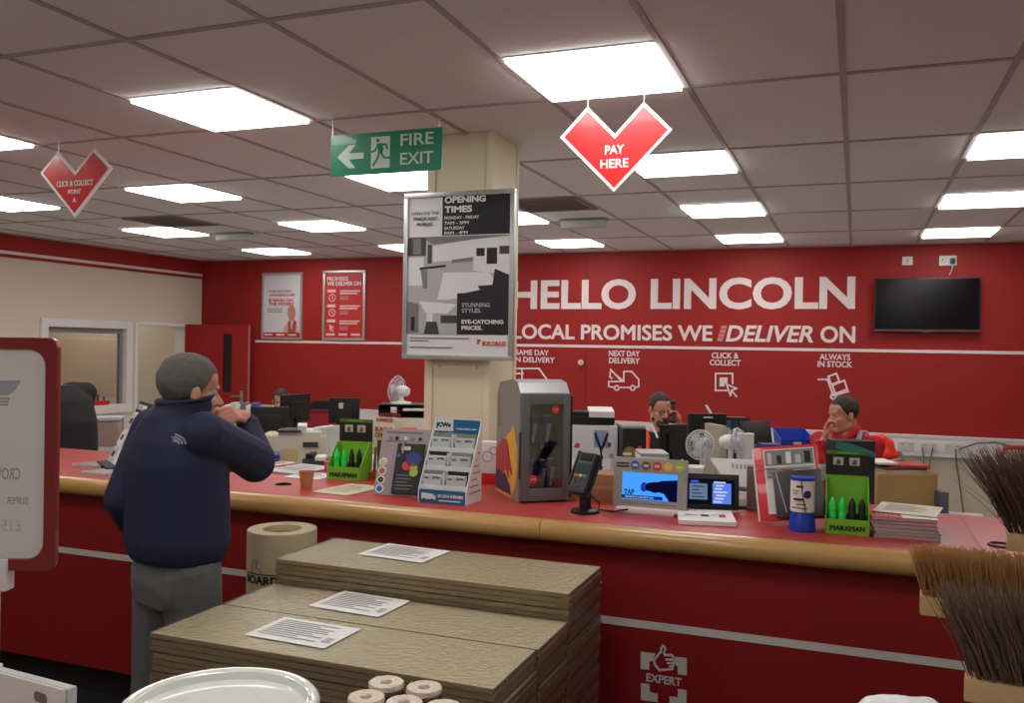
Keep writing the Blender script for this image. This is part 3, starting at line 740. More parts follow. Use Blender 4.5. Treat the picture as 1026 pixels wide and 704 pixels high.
# ================================================================== FOREGROUND: BOARD PACKS
PH = .0575
def quadrect(z, *px):
    P = [PZ(a, b_, z) for a, b_ in px]
    return min((P[0].x+P[1].x)/2, 9), (P[2].x+P[3].x)/2
zA = 15*PH+.004; zC = .951; PHC = (zC-.004)/17
pa = PZ(150, 632.5, zA); pb = PZ(224, 604, zA); pc = PZ(276, 583, zA); pr = PZ(498, 688, zA); pr2 = PZ(570, 620, zA)
xA0 = (pa.x+pb.x+pc.x)/3; xA1 = (pr.x+pr2.x)/2; yA0, yA1, yA2 = pa.y, pb.y, pc.y
ca = PZ(279, 558, zC); cr = PZ(572, 592, zC)
xC0, xC1 = ca.x, cr.x; yC0 = yA2+.006; yC1 = PZ(596.5, 565.6, zC).y
def pack(x0, x1, y0, y1, lab, group, PH):
    t = thing('board_pack', lab, 'chipboard pack', ((x0+x1)/2, (y0+y1)/2, 0), 0, group)
    L, D = (x1-x0)/2, (y1-y0)/2-.004; s_ = PH/.0575
    for k in range(3):
        z = (.001+k*.0186)*s_; e = (.0, .004, .002)[k]
        bo = MB().box(-L+e, L-.003+e, -D, D, z, z+.0155*s_).build('board', [CHIP, CHIPE], t, bevel=.0012, seg=1)
        for p_ in bo.data.polygons: p_.material_index = 0 if p_.normal.z > .9 else 1
    m = MB(); n = 24
    # loose shrink film sleeve round the pack, puckered at both ends
    ring = [(-D-.0015, .0005), (-D-.0015, .0565*s_), (D+.0015, .0565*s_), (D+.0015, .0005)]
    m.prismx(ring, -L-.004, L+.004)
    m.build('film_wrap', WRAP, t, smooth=0)
    return t
def pile(x0, x1, y0, y1, n, desc, group, PH):
    src = pack(x0, x1, y0, y1, '', group, PH)
    for k in range(n):
        o = src if k == 0 else dup(src, src.location)
        j = random.uniform(-.006, .006); o.location = ((x0+x1)/2+j, (y0+y1)/2, .004+k*PH)
        o.rotation_euler = (0, 0, 0)
        o['label'] = f'topmost wrapped chipboard pack of the {desc}, with white label' if k == n-1 else (f'wrapped chipboard pack in the {desc}, {["", "first", "second", "third", "fourth", "fifth", "sixth", "seventh", "eighth", "ninth", "tenth", "eleventh", "twelfth", "thirteenth", "fourteenth", "fifteenth", "sixteenth", "seventeenth"][n-1-k]} below its top pack')
    return o
topA = pile(xA0, xA1, yA0, yA1, 15, 'pile nearest the bucket', 'wrapped chipboard packs', PH)
topB = pile(xA0, xA1, yA1+.001, yA2, 15, 'middle pile', 'wrapped chipboard packs', PH)
topC = pile(xC0, xC1, yC0, yC1, 17, 'taller pile by the counter', 'wrapped chipboard packs', PHC)
def label_on(top, pxs, z):
    P = [PZ(a, b_, z) for a, b_ in pxs]
    c = sum(P, Vector())/4; c0 = top.location
    e1 = ((P[1]-P[0])+(P[2]-P[3]))/2; e2 = ((P[3]-P[0])+(P[2]-P[1]))/2
    w_, d_ = e1.length, e2.length; an = math.atan2(e1.y, e1.x)
    o = wiggle_sheet(MB(), w_, d_, amp=.002, seed=z).build('paper_label', PAPER, top, loc=(c.x-c0.x, c.y-c0.y, (PHC if top is topC else PH)-.0005), rot=(0, 0, an))
    g = MB()
    for k in range(9): g.box(-w_*.42, w_*(.30-.3*((k*37) % 10)/10*(k % 2)), d_*(.36-.085*k)-.003, d_*(.36-.085*k)+.003, .0038, .0042)
    g.box(w_*.36, w_*.45, -d_*.3, -d_*.1, .0038, .0042)
    g.build('print', mat('faint_print', (176, 174, 178), .6), o, smooth=0)
label_on(topA, [(246.5, 635.5), (327, 651), (359.5, 629.5), (284, 618.5)], zA)
label_on(topB, [(310.5, 607), (379, 618.5), (411.5, 602), (344, 592)], zA)
label_on(topC, [(360, 555), (424.5, 564.5), (449, 552), (388, 544.5)], zC)

# roll of floor board standing by the counter
rc = PD(283, 530, 3.66)
r_ = 34*mpp(3.66)
ry_ = min(rc.y, 3.2-r_); rc = PY(283, 530, ry_)
t = thing('floor_protection_roll', 'tall kraft board roll standing on end against the counter', 'roll', (rc.x, ry_, .004))
zt = rc.z-.004
m = MB().lathe([(r_*.55, 0), (r_, 0), (r_, zt), (r_*.985, zt+.004), (r_*.57, zt+.004), (r_*.55, zt)], n=48, closed=True)
m.build('rolled_board', KRAFT, t, smooth=40)
m = MB().lathe([(r_*.52, .0), (r_*.55, .0), (r_*.55, zt-.02), (r_*.52, zt-.02)], n=40, closed=True); m.build('core', CARDB, t)
def wrap_text(s, zc, hh, a0, parent, m):      # lettering bent round the roll
    o = text(s, m, parent, 0, zc, 0, h=hh, w=.165, bold=.04)
    for v in o.data.vertices:
        a = a0+v.co.x/r_; rr = r_+.0005-v.co.y*.5
        v.co = (rr*math.sin(a), -rr*math.cos(a), v.co.z)
    return o
va = math.atan2(-t.location.x, t.location.y)      # angle that faces the viewer
wrap_text('BOARD', PD(262, 579, 3.55).z-.004, .034, va-.66, t, INK)
g = MB(); zr = PD(262, 573.5, 3.55).z-.004
for a in range(24):
    a0 = va-1.25+a*.055; a1 = a0+.055
    g.add([((r_+.001)*math.sin(x), -(r_+.001)*math.cos(x), z) for x, z in ((a0, zr), (a1, zr), (a1, zr+.004), (a0, zr+.004))], [(0, 1, 2, 3)])
g.build('printed_rule', INK, t, smooth=0)
def arc(zc, a0, pts, wd):
    g = MB()
    for A, B in zip(pts[:-1], pts[1:]):
        a = a0+A[0]/r_; b_ = a0+B[0]/r_
        g.tube([((r_)*math.sin(a), -(r_)*math.cos(a), zc+A[1]), (r_*math.sin(b_), -r_*math.cos(b_), zc+B[1])], wd, 5)
    g.build('printed_boot_outline', INKG, t)
arc(PD(262, 564, 3.55).z-.03, va-.8, [(-.02, .04), (.01, .045), (.0, .015), (.03, 0), (.03, -.02), (-.03, -.02), (-.02, .04)], .0022)

# white bucket, on a plinth with a second bucket beneath
BD = 1.5
bc = PD(220.5, 702, BD); br = 98*mpp(BD)
PLZ = .38
t0 = thing('display_plinth', 'low grey display plinth below the white bucket', 'plinth', (bc.x+.25, bc.y-.02, 0))
MB().box(-.55, .45, -.22, .25, 0, PLZ).build('body', GREY, t0, bevel=.01)
zl = bc.z
def bucket(z0, hgt, lab):
    t = thing('plastic_bucket', lab, 'bucket', (bc.x, bc.y, z0), 0, 'stacked white buckets')
    MB().lathe([(br*.84, .0), (br*.93, hgt-.03), (br*.97, hgt-.028), (br*.97, hgt-.02), (br*.90, hgt-.02), (br*.80, .01), (0.001, .01), (0.001, .0)], n=48).build('tub', WHITE, t)
    MB().lathe([(.001, hgt-.018), (br*.86, hgt-.016), (br*.885, hgt-.004), (br*.92, hgt), (br*.97, hgt), (br, hgt-.006), (br, hgt-.026), (br*.985, hgt-.028), (br*.985, hgt-.021), (.001, hgt-.021)], n=64).build('lid', mat('white_bucket_plastic', (226, 230, 222), .12, coat=.6), t)
bh = (zl-PLZ)/2
bucket(PLZ+.001, bh-.001, 'white bucket beneath the glossy lidded one'); bucket(PLZ+bh, bh, 'white plastic bucket with glossy lid in front of the chipboard')
# bundle of wrapped rolls
t0 = PD(398, 691, 1.45)
pts = [(375, 692), (390, 682.5), (424, 686.5), (407, 700), (436, 712), (372, 711)]
NAP = mat('frayed_roll_end', (220, 206, 188), .9, noise_amt=.2, noise_scale=120, bump=.6, bump_scale=160)
dk = mat('dark_roll_wrap', (52, 46, 46), .7)
for k, (px, py) in enumerate([(367, 697), (387, 682.5), (425, 687.5), (405, 702.5), (444, 707)]):
    p = PZ(px, py, t0.z)
    t = thing('paper_roll', ['pale wrapped roll with frayed end, leftmost of the bundle', 'pale wrapped roll with frayed end, backmost of the bundle', 'pale roll with hollow grey core, right in the bundle', 'pale roll at the front of the bundle below the backmost', 'pale roll at the right front edge of the bundle'][k], 'roll', (p.x, p.y, PLZ), 0, 'bundle of pale rolls')
    rr = .0292; hz = t0.z-PLZ
    prof = [(rr*.34, .0), (rr, 0), (rr, hz-.008), (rr*.97, hz-.001), (rr*.8, hz), (rr*.42, hz-.001), (rr*.34, hz-.01)]
    MB().lathe(prof[:3]+[(rr*.34, hz-.008)], n=26, closed=True).build('dark_wrap', dk, t)
    MB().lathe([(rr*.3, hz-.014), (rr*1.0, hz-.014), (rr*1.0, hz-.002), (rr*.96, hz), (rr*.36, hz-.0005), (rr*.3, hz-.003)], n=26, closed=True).build('frayed_end', NAP, t)
    MB().cyl((0, 0, .005), (0, 0, hz-.006), rr*.3).build('grey_core', GREY, t)

# showcard frame seen from behind, on its post
d = 1.82
P = [PD(57, 339, d), PD(57, 573, d)]
zT, zB = PD(30, 338, d).z, PD(30, 571, d).z
cxp = PD(-75, 455, d)
edge = PD(58, 455, d)
hwid = (edge-cxp).length; hh = (zT-zB)/2
t = thing('showcard_stand', 'red framed showcard on a post, seen from behind, at far left', 'sign stand', (cxp.x, cxp.y, 0.004), math.atan2((edge-cxp).y, (edge-cxp).x))
zc = (zT+zB)/2
def rrect(w_, h_, r, n=6):
    o = []
    for cx, cz, a in ((w_-r, h_-r, 0), (-w_+r, h_-r, 90), (-w_+r, -h_+r, 180), (w_-r, -h_+r, 270)):
        o += [(cx+r*math.cos(math.radians(a+90*k/n)), cz+r*math.sin(math.radians(a+90*k/n))) for k in range(n+1)]
    return o
o_ = rrect(hwid, hh, .02); i_ = rrect(hwid-.024, hh-.024, .035)
m = MB(); n = len(o_)
vs = [(x, -.009, z) for x, z in o_]+[(x, -.009, z) for x, z in i_]+[(x, .009, z) for x, z in o_]+[(x, .009, z) for x, z in i_]
fs = []
for k in range(n):
    l = (k+1) % n
    fs += [(k, l, n+l, n+k), (2*n+k, 3*n+k, 3*n+l, 2*n+l), (k, 2*n+k, 2*n+l, l), (n+k, n+l, 3*n+l, 3*n+k)]
m.add(vs, fs)
fr = m.build('red_frame', mat('dark_red_plastic', (120, 18, 28), .3, coat=.3), t, bevel=.003, loc=(0, 0, zc-.004))
bk = MB().prism(rrect(hwid-.022, hh-.022, .035), -.003, .003).build('poster_sheet', mat('show_through_paper', (206, 202, 198), .6), t, loc=(0, 0, zc-.004), smooth=0)
def sp_(px, py): v = PD(px, py, d); return hwid-(edge-v).xy.length, v.z-zc
def mtext(s, px, py, w_px, h_px, m_):
    x_, z_ = sp_(px, py); text(s, m_, bk, x_, z_, -.003, w=w_px*mpp(d), h=h_px*mpp(d), bold=.02, mirror=True, depth=.0004)
SH = mat('show_through_ink', (150, 148, 148), .7); SHR = mat('show_through_red', (204, 172, 168), .7)
mtext('CROWN', 4, 474, 34, 12, SH); mtext('SUPER', 18, 501, 22, 7, SH); mtext('£15', 12, 526, 20, 12, SHR)
g = MB(); cvp = lambda L_: [sp_(a, b_) for a, b_ in L_]
g.prism(cvp([(-20, 381), (22, 381), (16, 391), (8, 396), (-20, 396)]), -.0036, -.003); g.build('show_through_crest', mat('show_through_blue', (150, 154, 162), .7), bk, smooth=0)
g = MB()
for k in range(3): g.prism(cvp([(-20, 398+3*k), (11-k, 398+3*k), (11-k, 400+3*k), (-20, 400+3*k)]), -.0036, -.003)
g.build('show_through_print', SH, bk, smooth=0)
pp = sp_(-5, 600)[0]
m = MB().cyl((pp, 0, .01), (pp, 0, zB-.02), .009); m.build('post', LGREY, t)
MB().cyl((pp, 0, 0), (pp, 0, .012), .15, .14, n=36).build('base', GREY, t)
MB().box(pp-.005, pp+.03, -.016, .016, zB-.045, zB+.02).build('clear_clip', mat('frosted_clip', (214, 208, 206), .2), t, bevel=.004)
MB().cyl((pp, 0, zB-.4), (pp, 0, zB-.2), .015).build('collar', LGREY, t)
# flattened white carton standing on edge at the lower corner
a = PD(0, 672, 1.72); b_ = PD(68, 690, 1.60)
t = thing('white_carton', 'flattened white cardboard carton standing on edge, with dark hand slot, below the red showcard', 'carton', (b_.x, b_.y, 0.004), math.atan2(b_.y-a.y, b_.x-a.x))
ht = b_.z-.004; Lc = (b_-a).length; dz = (a.z-b_.z)/Lc
MB().prism([(-.3, 0), (0, 0), (0, ht), (-.3, ht+.3*dz)], 0, .018).build('folded_box', PAPERG, t, bevel=.003)
MB().prism([(-.29, ht-.2), (-.004, ht-.2), (-.004, ht-.001), (-.29, ht-.001+.285*dz)], -.006, -.001).build('flap', mat('white_card', (222, 216, 208), .7), t, bevel=.002)
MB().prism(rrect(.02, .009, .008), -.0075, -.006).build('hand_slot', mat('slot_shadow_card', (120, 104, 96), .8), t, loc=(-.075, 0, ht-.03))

# ================================================================== ON THE COUNTER
CT = 1.0605
def obox(px, py): p = PZ(px, py, CT); return p
def faced(name, lab, cat, bl, br, group=None):     # a thing whose front lower edge runs from pixel bl to br on the worktop
    a, b_ = PZ(*bl, CT), PZ(*br, CT)
    t = thing(name, lab, cat, (a+b_)/2, math.atan2(b_.y-a.y, b_.x-a.x), group)
    return t, (b_-a).length, (a+b_)/2
def hgt(c, px, py): return PY(px, py, c.y).z-CT
# -- marker display boxes
DGR = mat('display_black', (26, 30, 24), .5); PHOTO = mat('photo_pale', (190, 196, 186), .5); OLIVE = mat('dark_lime', (74, 122, 26), .5)
MKG = mat('neon_green_marker', (40, 235, 90), .4); MKB = mat('black_marker', (14, 14, 16), .4)
def marker_box(loc, rz, w, d, hl, hb, hh_, lab, kinds, where):
    t = thing('marker_display_box', lab, 'display box', loc, rz, 'green marker display boxes')
    w2 = w/2; th = .003
    MB().box(-w2, w2, 0, th, 0, hl).build('front_lip', LIME, t, smooth=0)
    MB().box(-w2, w2, d-th, d, 0, hb).build('back_panel', LIME, t, smooth=0)
    for sx in (-w2, w2-th): MB().prismx([(0, 0), (d, 0), (d, hb), (d*.75, hb*.97), (0, hl)], sx, sx+th).build('side_panel', LIME, t, smooth=0)
    MB().box(-w2+th, w2-th, th, d-th, 0, .01).box(-w2+th, w2-th, d*.55, d*.56, .01, hl*1.15).build('floor_tray', OLIVE, t, smooth=0)
    MB().box(-w2, w2, d-th-.001, d+.001, hb+.0005, hb+hh_).build('header_card', DGR, t, smooth=0)
    g = MB()
    MB().box(-w2*.98, w2*.98, d-th-.002, d-th-.0005, hb+hh_*.86, hb+hh_).build('header_strip', OLIVE, t, smooth=0)
    for q in (-.42, .34):
        p = MB().box(w2*q-w2*.24, w2*q+w2*.24, d-th-.003, d-th-.001, hb+hh_*.42, hb+hh_*.74); p.build('printed_photo', PHOTO, t, smooth=0)
        MB().prism([(w2*q-w2*.14, hb+hh_*.46), (w2*q+w2*.1, hb+hh_*.44), (w2*q+w2*.12, hb+hh_*.6), (w2*q-w2*.02, hb+hh_*.68)], d-th-.004, d-th-.002).build('photo_motif', mat('photo_motif', (120, 70, 66), .5), t, smooth=0)
    text('MARXMAN', DGR, t, 0, hl*.42, -.001, w=w*.8, h=hl*.34, bold=.04)
    text('MARXMAN', LIME, t, 0, hb+hh_*.93, d-th-.002, w=w*.5, h=hh_*.07, bold=.03)
    for k, c_ in enumerate(kinds):
        mx = -w2+w*(k+.7)/(len(kinds)+.4)
        wl = Matrix.Rotation(rz, 4, 'Z') @ Vector((mx, d*.35, .0105))
        m_ = thing('marker_pen', where[k], 'marker', Vector(loc)+wl, rz+.3*k, 'marker pens')
        hb_ = hl*2.1
        MB().lathe([(.012, 0), (.0145, hb_*.06), (.0125, hb_*.3), (.0145, hb_*.5), (.011, hb_*.58), (.0105, hb_*.6)], n=12).build('barrel', c_, m_)
        MB().lathe([(.013, hb_*.6), (.013, hb_*.78), (.008, hb_*.9), (.004, hb_)], n=12).build('cap', c_, m_)
    return t
a, b_ = PZ(328, 480, CT), PZ(360, 482, CT)
marker_box(((a+b_)/2), math.atan2(b_.y-a.y, b_.x-a.x)+.05, (b_-a).length+.005, .15, .065, .175, .11, 'lime green marker display box left of the column, between tan card and papers',
           [MKG, MKG, MKB, MKB], ['neon green marker, first from left in the box by the tan card', 'neon green marker, second from left in the box by the tan card', 'black marker beside the green pair, in the box by the tan card', 'black marker at the outer side, in the box by the tan card'])
a, b_ = PZ(827, 534, CT), PZ(871, 537, CT)
marker_box(((a+b_)/2), math.atan2(b_.y-a.y, b_.x-a.x)-.05, (b_-a).length, .12, .055, .20, .09, 'lime green marker display box beside the catalogue stack',
           [MKG, MKG, MKB, MKB], ['neon green marker nearest the blue collection tub, first of the two', 'neon green marker second from the blue collection tub', 'black marker next to the green pair, near the catalogue stack', 'black marker closest to the catalogue stack'])
# -- paper cup
p = PZ(307, 488.5, CT)
t = thing('paper_cup', 'tan paper cup standing on the counter beside the cable grommet', 'cup', p)
hc = .075
MB().lathe([(.001, 0), (.026, 0), (.034, hc), (.036, hc+.002), (.036, hc-.002), (.032, hc-.004), (.025, .006), (.001, .006)], n=28).build('cup_wall', mat('tan_cup', (190, 130, 84), .6), t)
MB().cyl((0, 0, hc-.02), (0, 0, hc-.018), .0305).build('drink', mat('tea', (70, 44, 30), .2), t)
p = PZ(284, 485, CT)
tag(MB().lathe([(.001, 0), (.032, 0), (.032, .002), (.036, .003), (.04, .002), (.04, 0)], n=28).build('cable_grommet', MATTBLACK, loc=p), 'round black cable grommet in the red worktop', 'grommet')
# -- sheets on the counter
def sheet(name, lab, pxs, m, cat='paper', thick=.001, amp=.003, z=CT, prints=True, lift=0, group=None):
    P = [PZ(a, b_, z) for a, b_ in pxs]; c = sum(P, Vector())/4
    e1 = ((P[1]-P[0])+(P[2]-P[3]))/2; e2 = ((P[3]-P[0])+(P[2]-P[1]))/2
    e = e1.normalized(); w_ = e1.length; d_ = abs(e2.dot(Vector((-e.y, e.x, 0))))
    t = thing(name, lab, cat, (c.x, c.y, z+lift), math.atan2(e1.y, e1.x), group)
    wiggle_sheet(MB(), w_, d_, thick, amp=amp, seed=c.x).build('sheet', m, t)
    if prints:
        g = MB()
        for k in range(5): g.box(-w_*.36, w_*(.1+.26*((k*7) % 5)/5), d_*(.3-.13*k)-.003, d_*(.3-.13*k)+.003, thick+amp+.0007, thick+amp+.0011)
        g.build('print', INKG, t, smooth=0)
    return t
sheet('tan_card', 'pale tan printed card lying flat in front of the grey display panel', [(317, 493.5), (354, 498), (379, 487.5), (346, 484.5)], mat('tan_card', (206, 196, 162), .7), 'card', .003, .001)
sheet('paper_sheet', 'white paper nearest the paper cup among the loose sheets', [(290, 479), (327, 481), (331, 475), (300, 472.5)], PAPER, group='loose papers')
sheet('magazine', 'open pale magazine on the counter behind the loose paper', [(270, 473), (308, 477), (330, 468), (296, 465)], PAPERG, 'magazine', .006, .003)
sheet('paper_sheet', 'white paper with pink print nearest the man’s raised elbow', [(268, 466), (284, 468), (290, 463), (276, 462)], mat('pinkish_paper', (230, 206, 198), .7), group='loose papers', lift=.001)
t = sheet('leaflet_pile', 'small pile of white leaflets in front of the two screens', [(673.5, 525), (733, 527.5), (737, 516), (684, 513.5)], PAPER, 'leaflets', .016, .001, prints=False)
t.children[0].name = 'leaflet_stack'
g = MB()
g.box(-.02, .012, -.03, .01, .0182, .0186); g.build('printed_photo', INK, t, smooth=0)
MB().box(.05, .075, -.035, .02, .0182, .0186).build('printed_red_block', INKR, t, smooth=0)
MB().box(-.08, -.035, -.01, .0, .0182, .0186).build('printed_wording', INKG, t, smooth=0)
MB().box(.018, .045, .0, .02, .0182, .0186).build('printed_yellow_block', mat('yellow_ink', (220, 190, 70), .5), t, smooth=0)
# -- left: kitchen brochure rack, acrylic sheets
def brochure_rack():
    p = PZ(112, 468, CT)
    rz = -.62
    t = thing('brochure_rack', 'leaning white brochure rack with black KITCHENS header, beside the man', 'leaflet rack', (p.x, p.y, CT), rz)
    L = math.radians(27); w_ = .3; H_ = .37
    M_ = Matrix.Rotation(-L, 4, 'X')
    MB().box(-w_/2, w_/2, 0, .006, .01, H_, M=M_).build('back_board', PAPER, t, smooth=0)
    MB().box(-w_/2, w_/2, -.004, .007, H_-.06, H_+.002, M=M_).build('header', INK, t, smooth=0)
    o = text('KITCHENS', WHITE, t, -.02, H_-.03, -.005, w=.2, h=.03, bold=.03); o.data.transform(M_)
    for k in range(3):
        z0 = .02+.095*k
        for q in range(2): MB().box(-.135+.14*q, -.005+.14*q, -.012, -.001, z0, z0+.085, M=M_).build('brochure', [PAPERG, PAPER][(k+q) % 2], t, smooth=0)
        MB().box(-.1, -.05, -.0135, -.012, z0+.03, z0+.06, M=M_).build('printed_photo', INK, t, smooth=0)
    MB().prismx([(0, 0), (.12, 0), (.165, .3)], -w_/2, -w_/2+.006).prismx([(0, 0), (.12, 0), (.165, .3)], w_/2-.006, w_/2).build('side_support', PAPERG, t, smooth=0)
    MB().box(-w_/2, w_/2, -.05, .01, 0, .02).build('foot_ledge', INK, t, smooth=0)
brochure_rack()
def aslab(lab, pxs, z): 
    P = [PZ(a, b_, CT) for a, b_ in pxs]; c = sum(P, Vector())/4
    e1 = P[1]-P[0]; w_ = e1.length
    tag(MB().box(-w_/2, w_/2, -.07, .07, 0, .012).build('acrylic_holder', mat('frosted_acrylic', (214, 206, 206), .15, alpha=.75), loc=(c.x, c.y, CT+z), rot=(0, 0, math.atan2(e1.y, e1.x))), lab, 'acrylic holder', 'clear acrylic holders')
aslab('clear acrylic leaflet holder lying flat, further from the counter edge', [(79, 468.5), (104, 470.5), (108, 464), (88, 463)], 0)
aslab('clear acrylic leaflet holder lying flat, closer to the wooden edge', [(88, 475.5), (116, 477.5), (118, 472), (92, 471)], 0)
# -- card stand with red wording behind the first marker box
p = PZ(382, 482, CT); p.y = 3.92; p = Vector((PY(382, 478, 3.86).x, 3.86, CT))
t = thing('brush_rack', 'wooden rack of small dark tools under the white red-lettered card', 'rack', p, -.1)
MB().box(-.09, .09, 0, .1, 0, .03).build('base', mat('orange_wood', (170, 96, 40), .5), t, bevel=.004)
MB().box(-.09, .09, .09, .1, .03, .18).build('back_board', mat('brown_board', (86, 66, 50), .6), t)
for k in range(6):
    MB().cyl((-.07+.028*k, .04, .03), (-.07+.028*k, .05, .15), .008, .006, n=8).build('tool', [mat('bronze_tool', (120, 96, 60), .4), BLACK, mat('silver_tool', (150, 144, 130), .4)][k % 3], t)
P_ = on_plane([(369, 448), (393, 449), (397, 418), (374, 416)], 4.0)
w_ = .13; t2 = thing('red_lettered_card', 'white card with red lettering on the tool rack, left of the column', 'card', (P_[0]+P_[1]+P_[2]+P_[3])/4-Vector((0, 0, 0)))
cp = t2.location
loc = [(v.x-cp.x, v.z-cp.z) for v in P_]
MB().prism(loc, 0, .004).build('sheet', mat('cream_paper', (232, 222, 204), .6), t2, smooth=0)
sl = (loc[2][0]-loc[1][0])/(loc[2][1]-loc[1][1])
for s_, dz, w__, h__, m_ in (('THE HOME', .105, .08, .016, INK), ('SHOWROOM', .082, .095, .018, INKR), ('BUNDLE', .035, .095, .024, INKR), ('OFFERS', .005, .09, .024, INKR)):
    text(s_, m_, t2, sl*(dz-.02)+.005, dz-.02, 0, w=w__, h=h__, bold=.02)
MB().box(-.006, .006, .004, .012, loc[0][1]-(P_[0].z-CT-.0), .05).build('card_post', ACRYL, t2, smooth=0)
# -- grey display panel with coloured dots and black leaflet
a, b_ = PZ(376, 496.5, CT), PZ(420, 498, CT)
c = (a+b_)/2; w_ = (b_-a).length+.03
t = thing('display_stand', 'grey leaning display board with coloured dots, left of the blue card dispenser', 'display panel', c, math.atan2(b_.y-a.y, b_.x-a.x)-.14)
L = math.radians(21); M_ = Matrix.Rotation(-L, 4, 'X') @ Matrix.Shear('XZ', 4, (0.0, 0.0))
H_ = .305
PGREY = mat('warm_grey_board', (158, 146, 148), .5)
MB().box(-w_/2, w_/2, 0, .006, 0.004, H_, M=M_).build('board', PGREY, t, smooth=0)
for k, col in enumerate([(200, 190, 120), (200, 60, 60), (40, 60, 60), (40, 90, 190)]):
    z = .15-.04*k
    MB().cyl((-w_/2+.026, -.001, z), (-w_/2+.026, -.004, z), .019, n=20, M=M_).build('badge_ring', WHITE, t, smooth=0)
    MB().cyl((-w_/2+.026, -.003, z), (-w_/2+.026, -.006, z), .013, n=20, M=M_).build('coloured_badge', mat('badge%s' % 'abcd'[k], col, .4), t, smooth=0)
o = MB().box(-w_*.12, w_*.44, -.014, -.002, .012, .235, M=M_).build('black_leaflet', INK, t, smooth=0)
MB().box(-w_*.03, w_*.16, -.016, -.014, .205, .222, M=M_).build('leaflet_title', PAPERG, t, smooth=0)
for (x_, z_, r1, col) in ((.07, .165, .035, (40, 50, 130)), (.045, .135, .022, (200, 60, 60)), (.075, .13, .018, (230, 220, 60)), (.08, .108, .02, (180, 190, 90)), (.0, .18, .01, (60, 80, 190))):
    MB().cyl((x_-.015, -.0145, z_), (x_-.015, -.016, z_), r1, n=16, M=M_).build('leaflet_picture', mat('pic%d%d' % col[:2], col, .5), t, smooth=0)
for k in range(5): MB().box(-w_*.06, w_*(.3-.06*(k % 3)), -.0155, -.014, .09-.015*k, .094-.015*k, M=M_).build('leaflet_print', INKG, t, smooth=0)
for k, x_ in enumerate((-.07, -.04, 0, .035, .07)):
    MB().cyl((x_, -.001, .26), (x_, -.004, .26), .009, n=12, M=M_).build('panel_pictogram', [INKG, INK, PAPER][k % 3], t, smooth=0)
MB().box(-w_*.4, w_*.35, -.002, .001, .285, .293, M=M_).build('panel_print', INKG, t, smooth=0)
MB().box(-w_*.4, w_*.0, -.002, .001, .245, .25, M=M_).build('panel_print', INKG, t, smooth=0)
MB().prismx([(0.01, 0), (.13, 0), (.072, .25)], -.004, .004).build('rear_strut', PGREY, t, smooth=0)
# -- blue and white card dispenser
a, b_ = PZ(418, 503, CT), PZ(467.5, 506.5, CT)
c = (a+b_)/2; w_ = (b_-a).length; d_ = .165
TEAL = mat('print_blue', (36, 108, 158), .4); CARDW = mat('dispenser_white', (232, 236, 238), .5)
t = thing('card_dispenser', 'white and blue tiered business card dispenser in front of the column', 'card dispenser', c, math.atan2(b_.y-a.y, b_.x-a.x)-.06)
hl = .055; HB = .345
for sx in (-w_/2, w_/2-.004): MB().prismx([(0, 0), (d_, 0), (d_, HB), (0, hl)], sx, sx+.004).build('side_panel', CARDW, t, smooth=0)
MB().box(-w_/2+.004, w_/2-.004, 0, .004, 0, hl).build('front_strip', TEAL, t, smooth=0)
MB().box(-w_/2+.004, w_/2-.004, d_-.004, d_, 0, HB).build('back_panel', CARDW, t, smooth=0)
slope = lambda z: d_*(z-hl)/(HB-hl)
for k in range(3):
    z0 = .06+.075*k; y0 = slope(z0)+.006
    MB().box(-w_/2+.004, w_/2-.004, y0, d_-.004, z0-.004, z0).build('tier_shelf', CARDW, t, smooth=0)
    MB().box(-w_/2+.004, w_/2-.004, y0, y0+.003, z0, z0+.016).build('tier_lip', CARDW, t, smooth=0)
    MB().box(-.002, .002, y0, d_-.004, z0, z0+.07).build('tier_divider', CARDW, t, smooth=0)
    for q in (-1, 1):
        dark = (k == 1 and q < 0) or (k == 0 and q > 0)
        x_ = q*w_*.245
        MB().box(x_-w_*.2, x_+w_*.2, y0+.034, y0+.04, z0, z0+.072).build('pocket_back', INK if dark else mat('pocket_grey', (140, 136, 124), .6), t, smooth=0)
        MB().box(x_-w_*.19, x_+w_*.19, y0+.006, y0+.03, z0+.0005, z0+.056).build('business_card_block', mat('card_grey', (206, 212, 216), .5), t, smooth=0)
        text("JCWs", INK, t, x_+w_*.09, z0+.045, y0+.006, w=w_*.15, h=.011, bold=.03)
        MB().box(x_-w_*.16, x_-w_*.07, y0+.004, y0+.006, z0+.04, z0+.047).build('card_print', INKG, t, smooth=0)
yb = d_-.005
MB().box(-w_/2+.004, w_/2-.004, yb-.012, yb-.009, HB-.098, HB-.004).build('header_board', TEAL, t, smooth=0)
MB().box(-w_/2+.004, -w_*.08, yb-.014, yb-.012, HB-.055, HB-.004).build('logo_panel', CARDW, t, smooth=0)
text("JCWs", INK, t, -w_*.29, HB-.03, yb-.014, w=w_*.32, h=.026, bold=.05)
for s_, z_, ww, xx in (('FOR ALL YOUR', HB-.068, .42, -.27), ('HARDWARE IN A HURRY', HB-.086, .84, -.05)): text(s_, CARDW, t, xx*w_, z_, yb-.012, w=ww*w_, h=.011, bold=.03)
text('Trading supplies online', CARDW, t, w_*.2, HB-.043, yb-.012, w=.44*w_, h=.009, bold=.02)
text('01304 848480', CARDW, t, w_*.18, hl*.6, 0, w=w_*.52, h=.014, bold=.03)
MB().box(-w_*.06, w_*.38, -.0015, 0, hl*.2, hl*.3).build('front_print', CARDW, t, smooth=0)
MB().prism([(-w_*.43, hl*.3), (-w_*.14, hl*.28), (-w_*.12, hl*.5), (-w_*.2, hl*.72), (-w_*.42, hl*.78)], -.0015, 0).build('van_picture', CARDW, t, smooth=0)
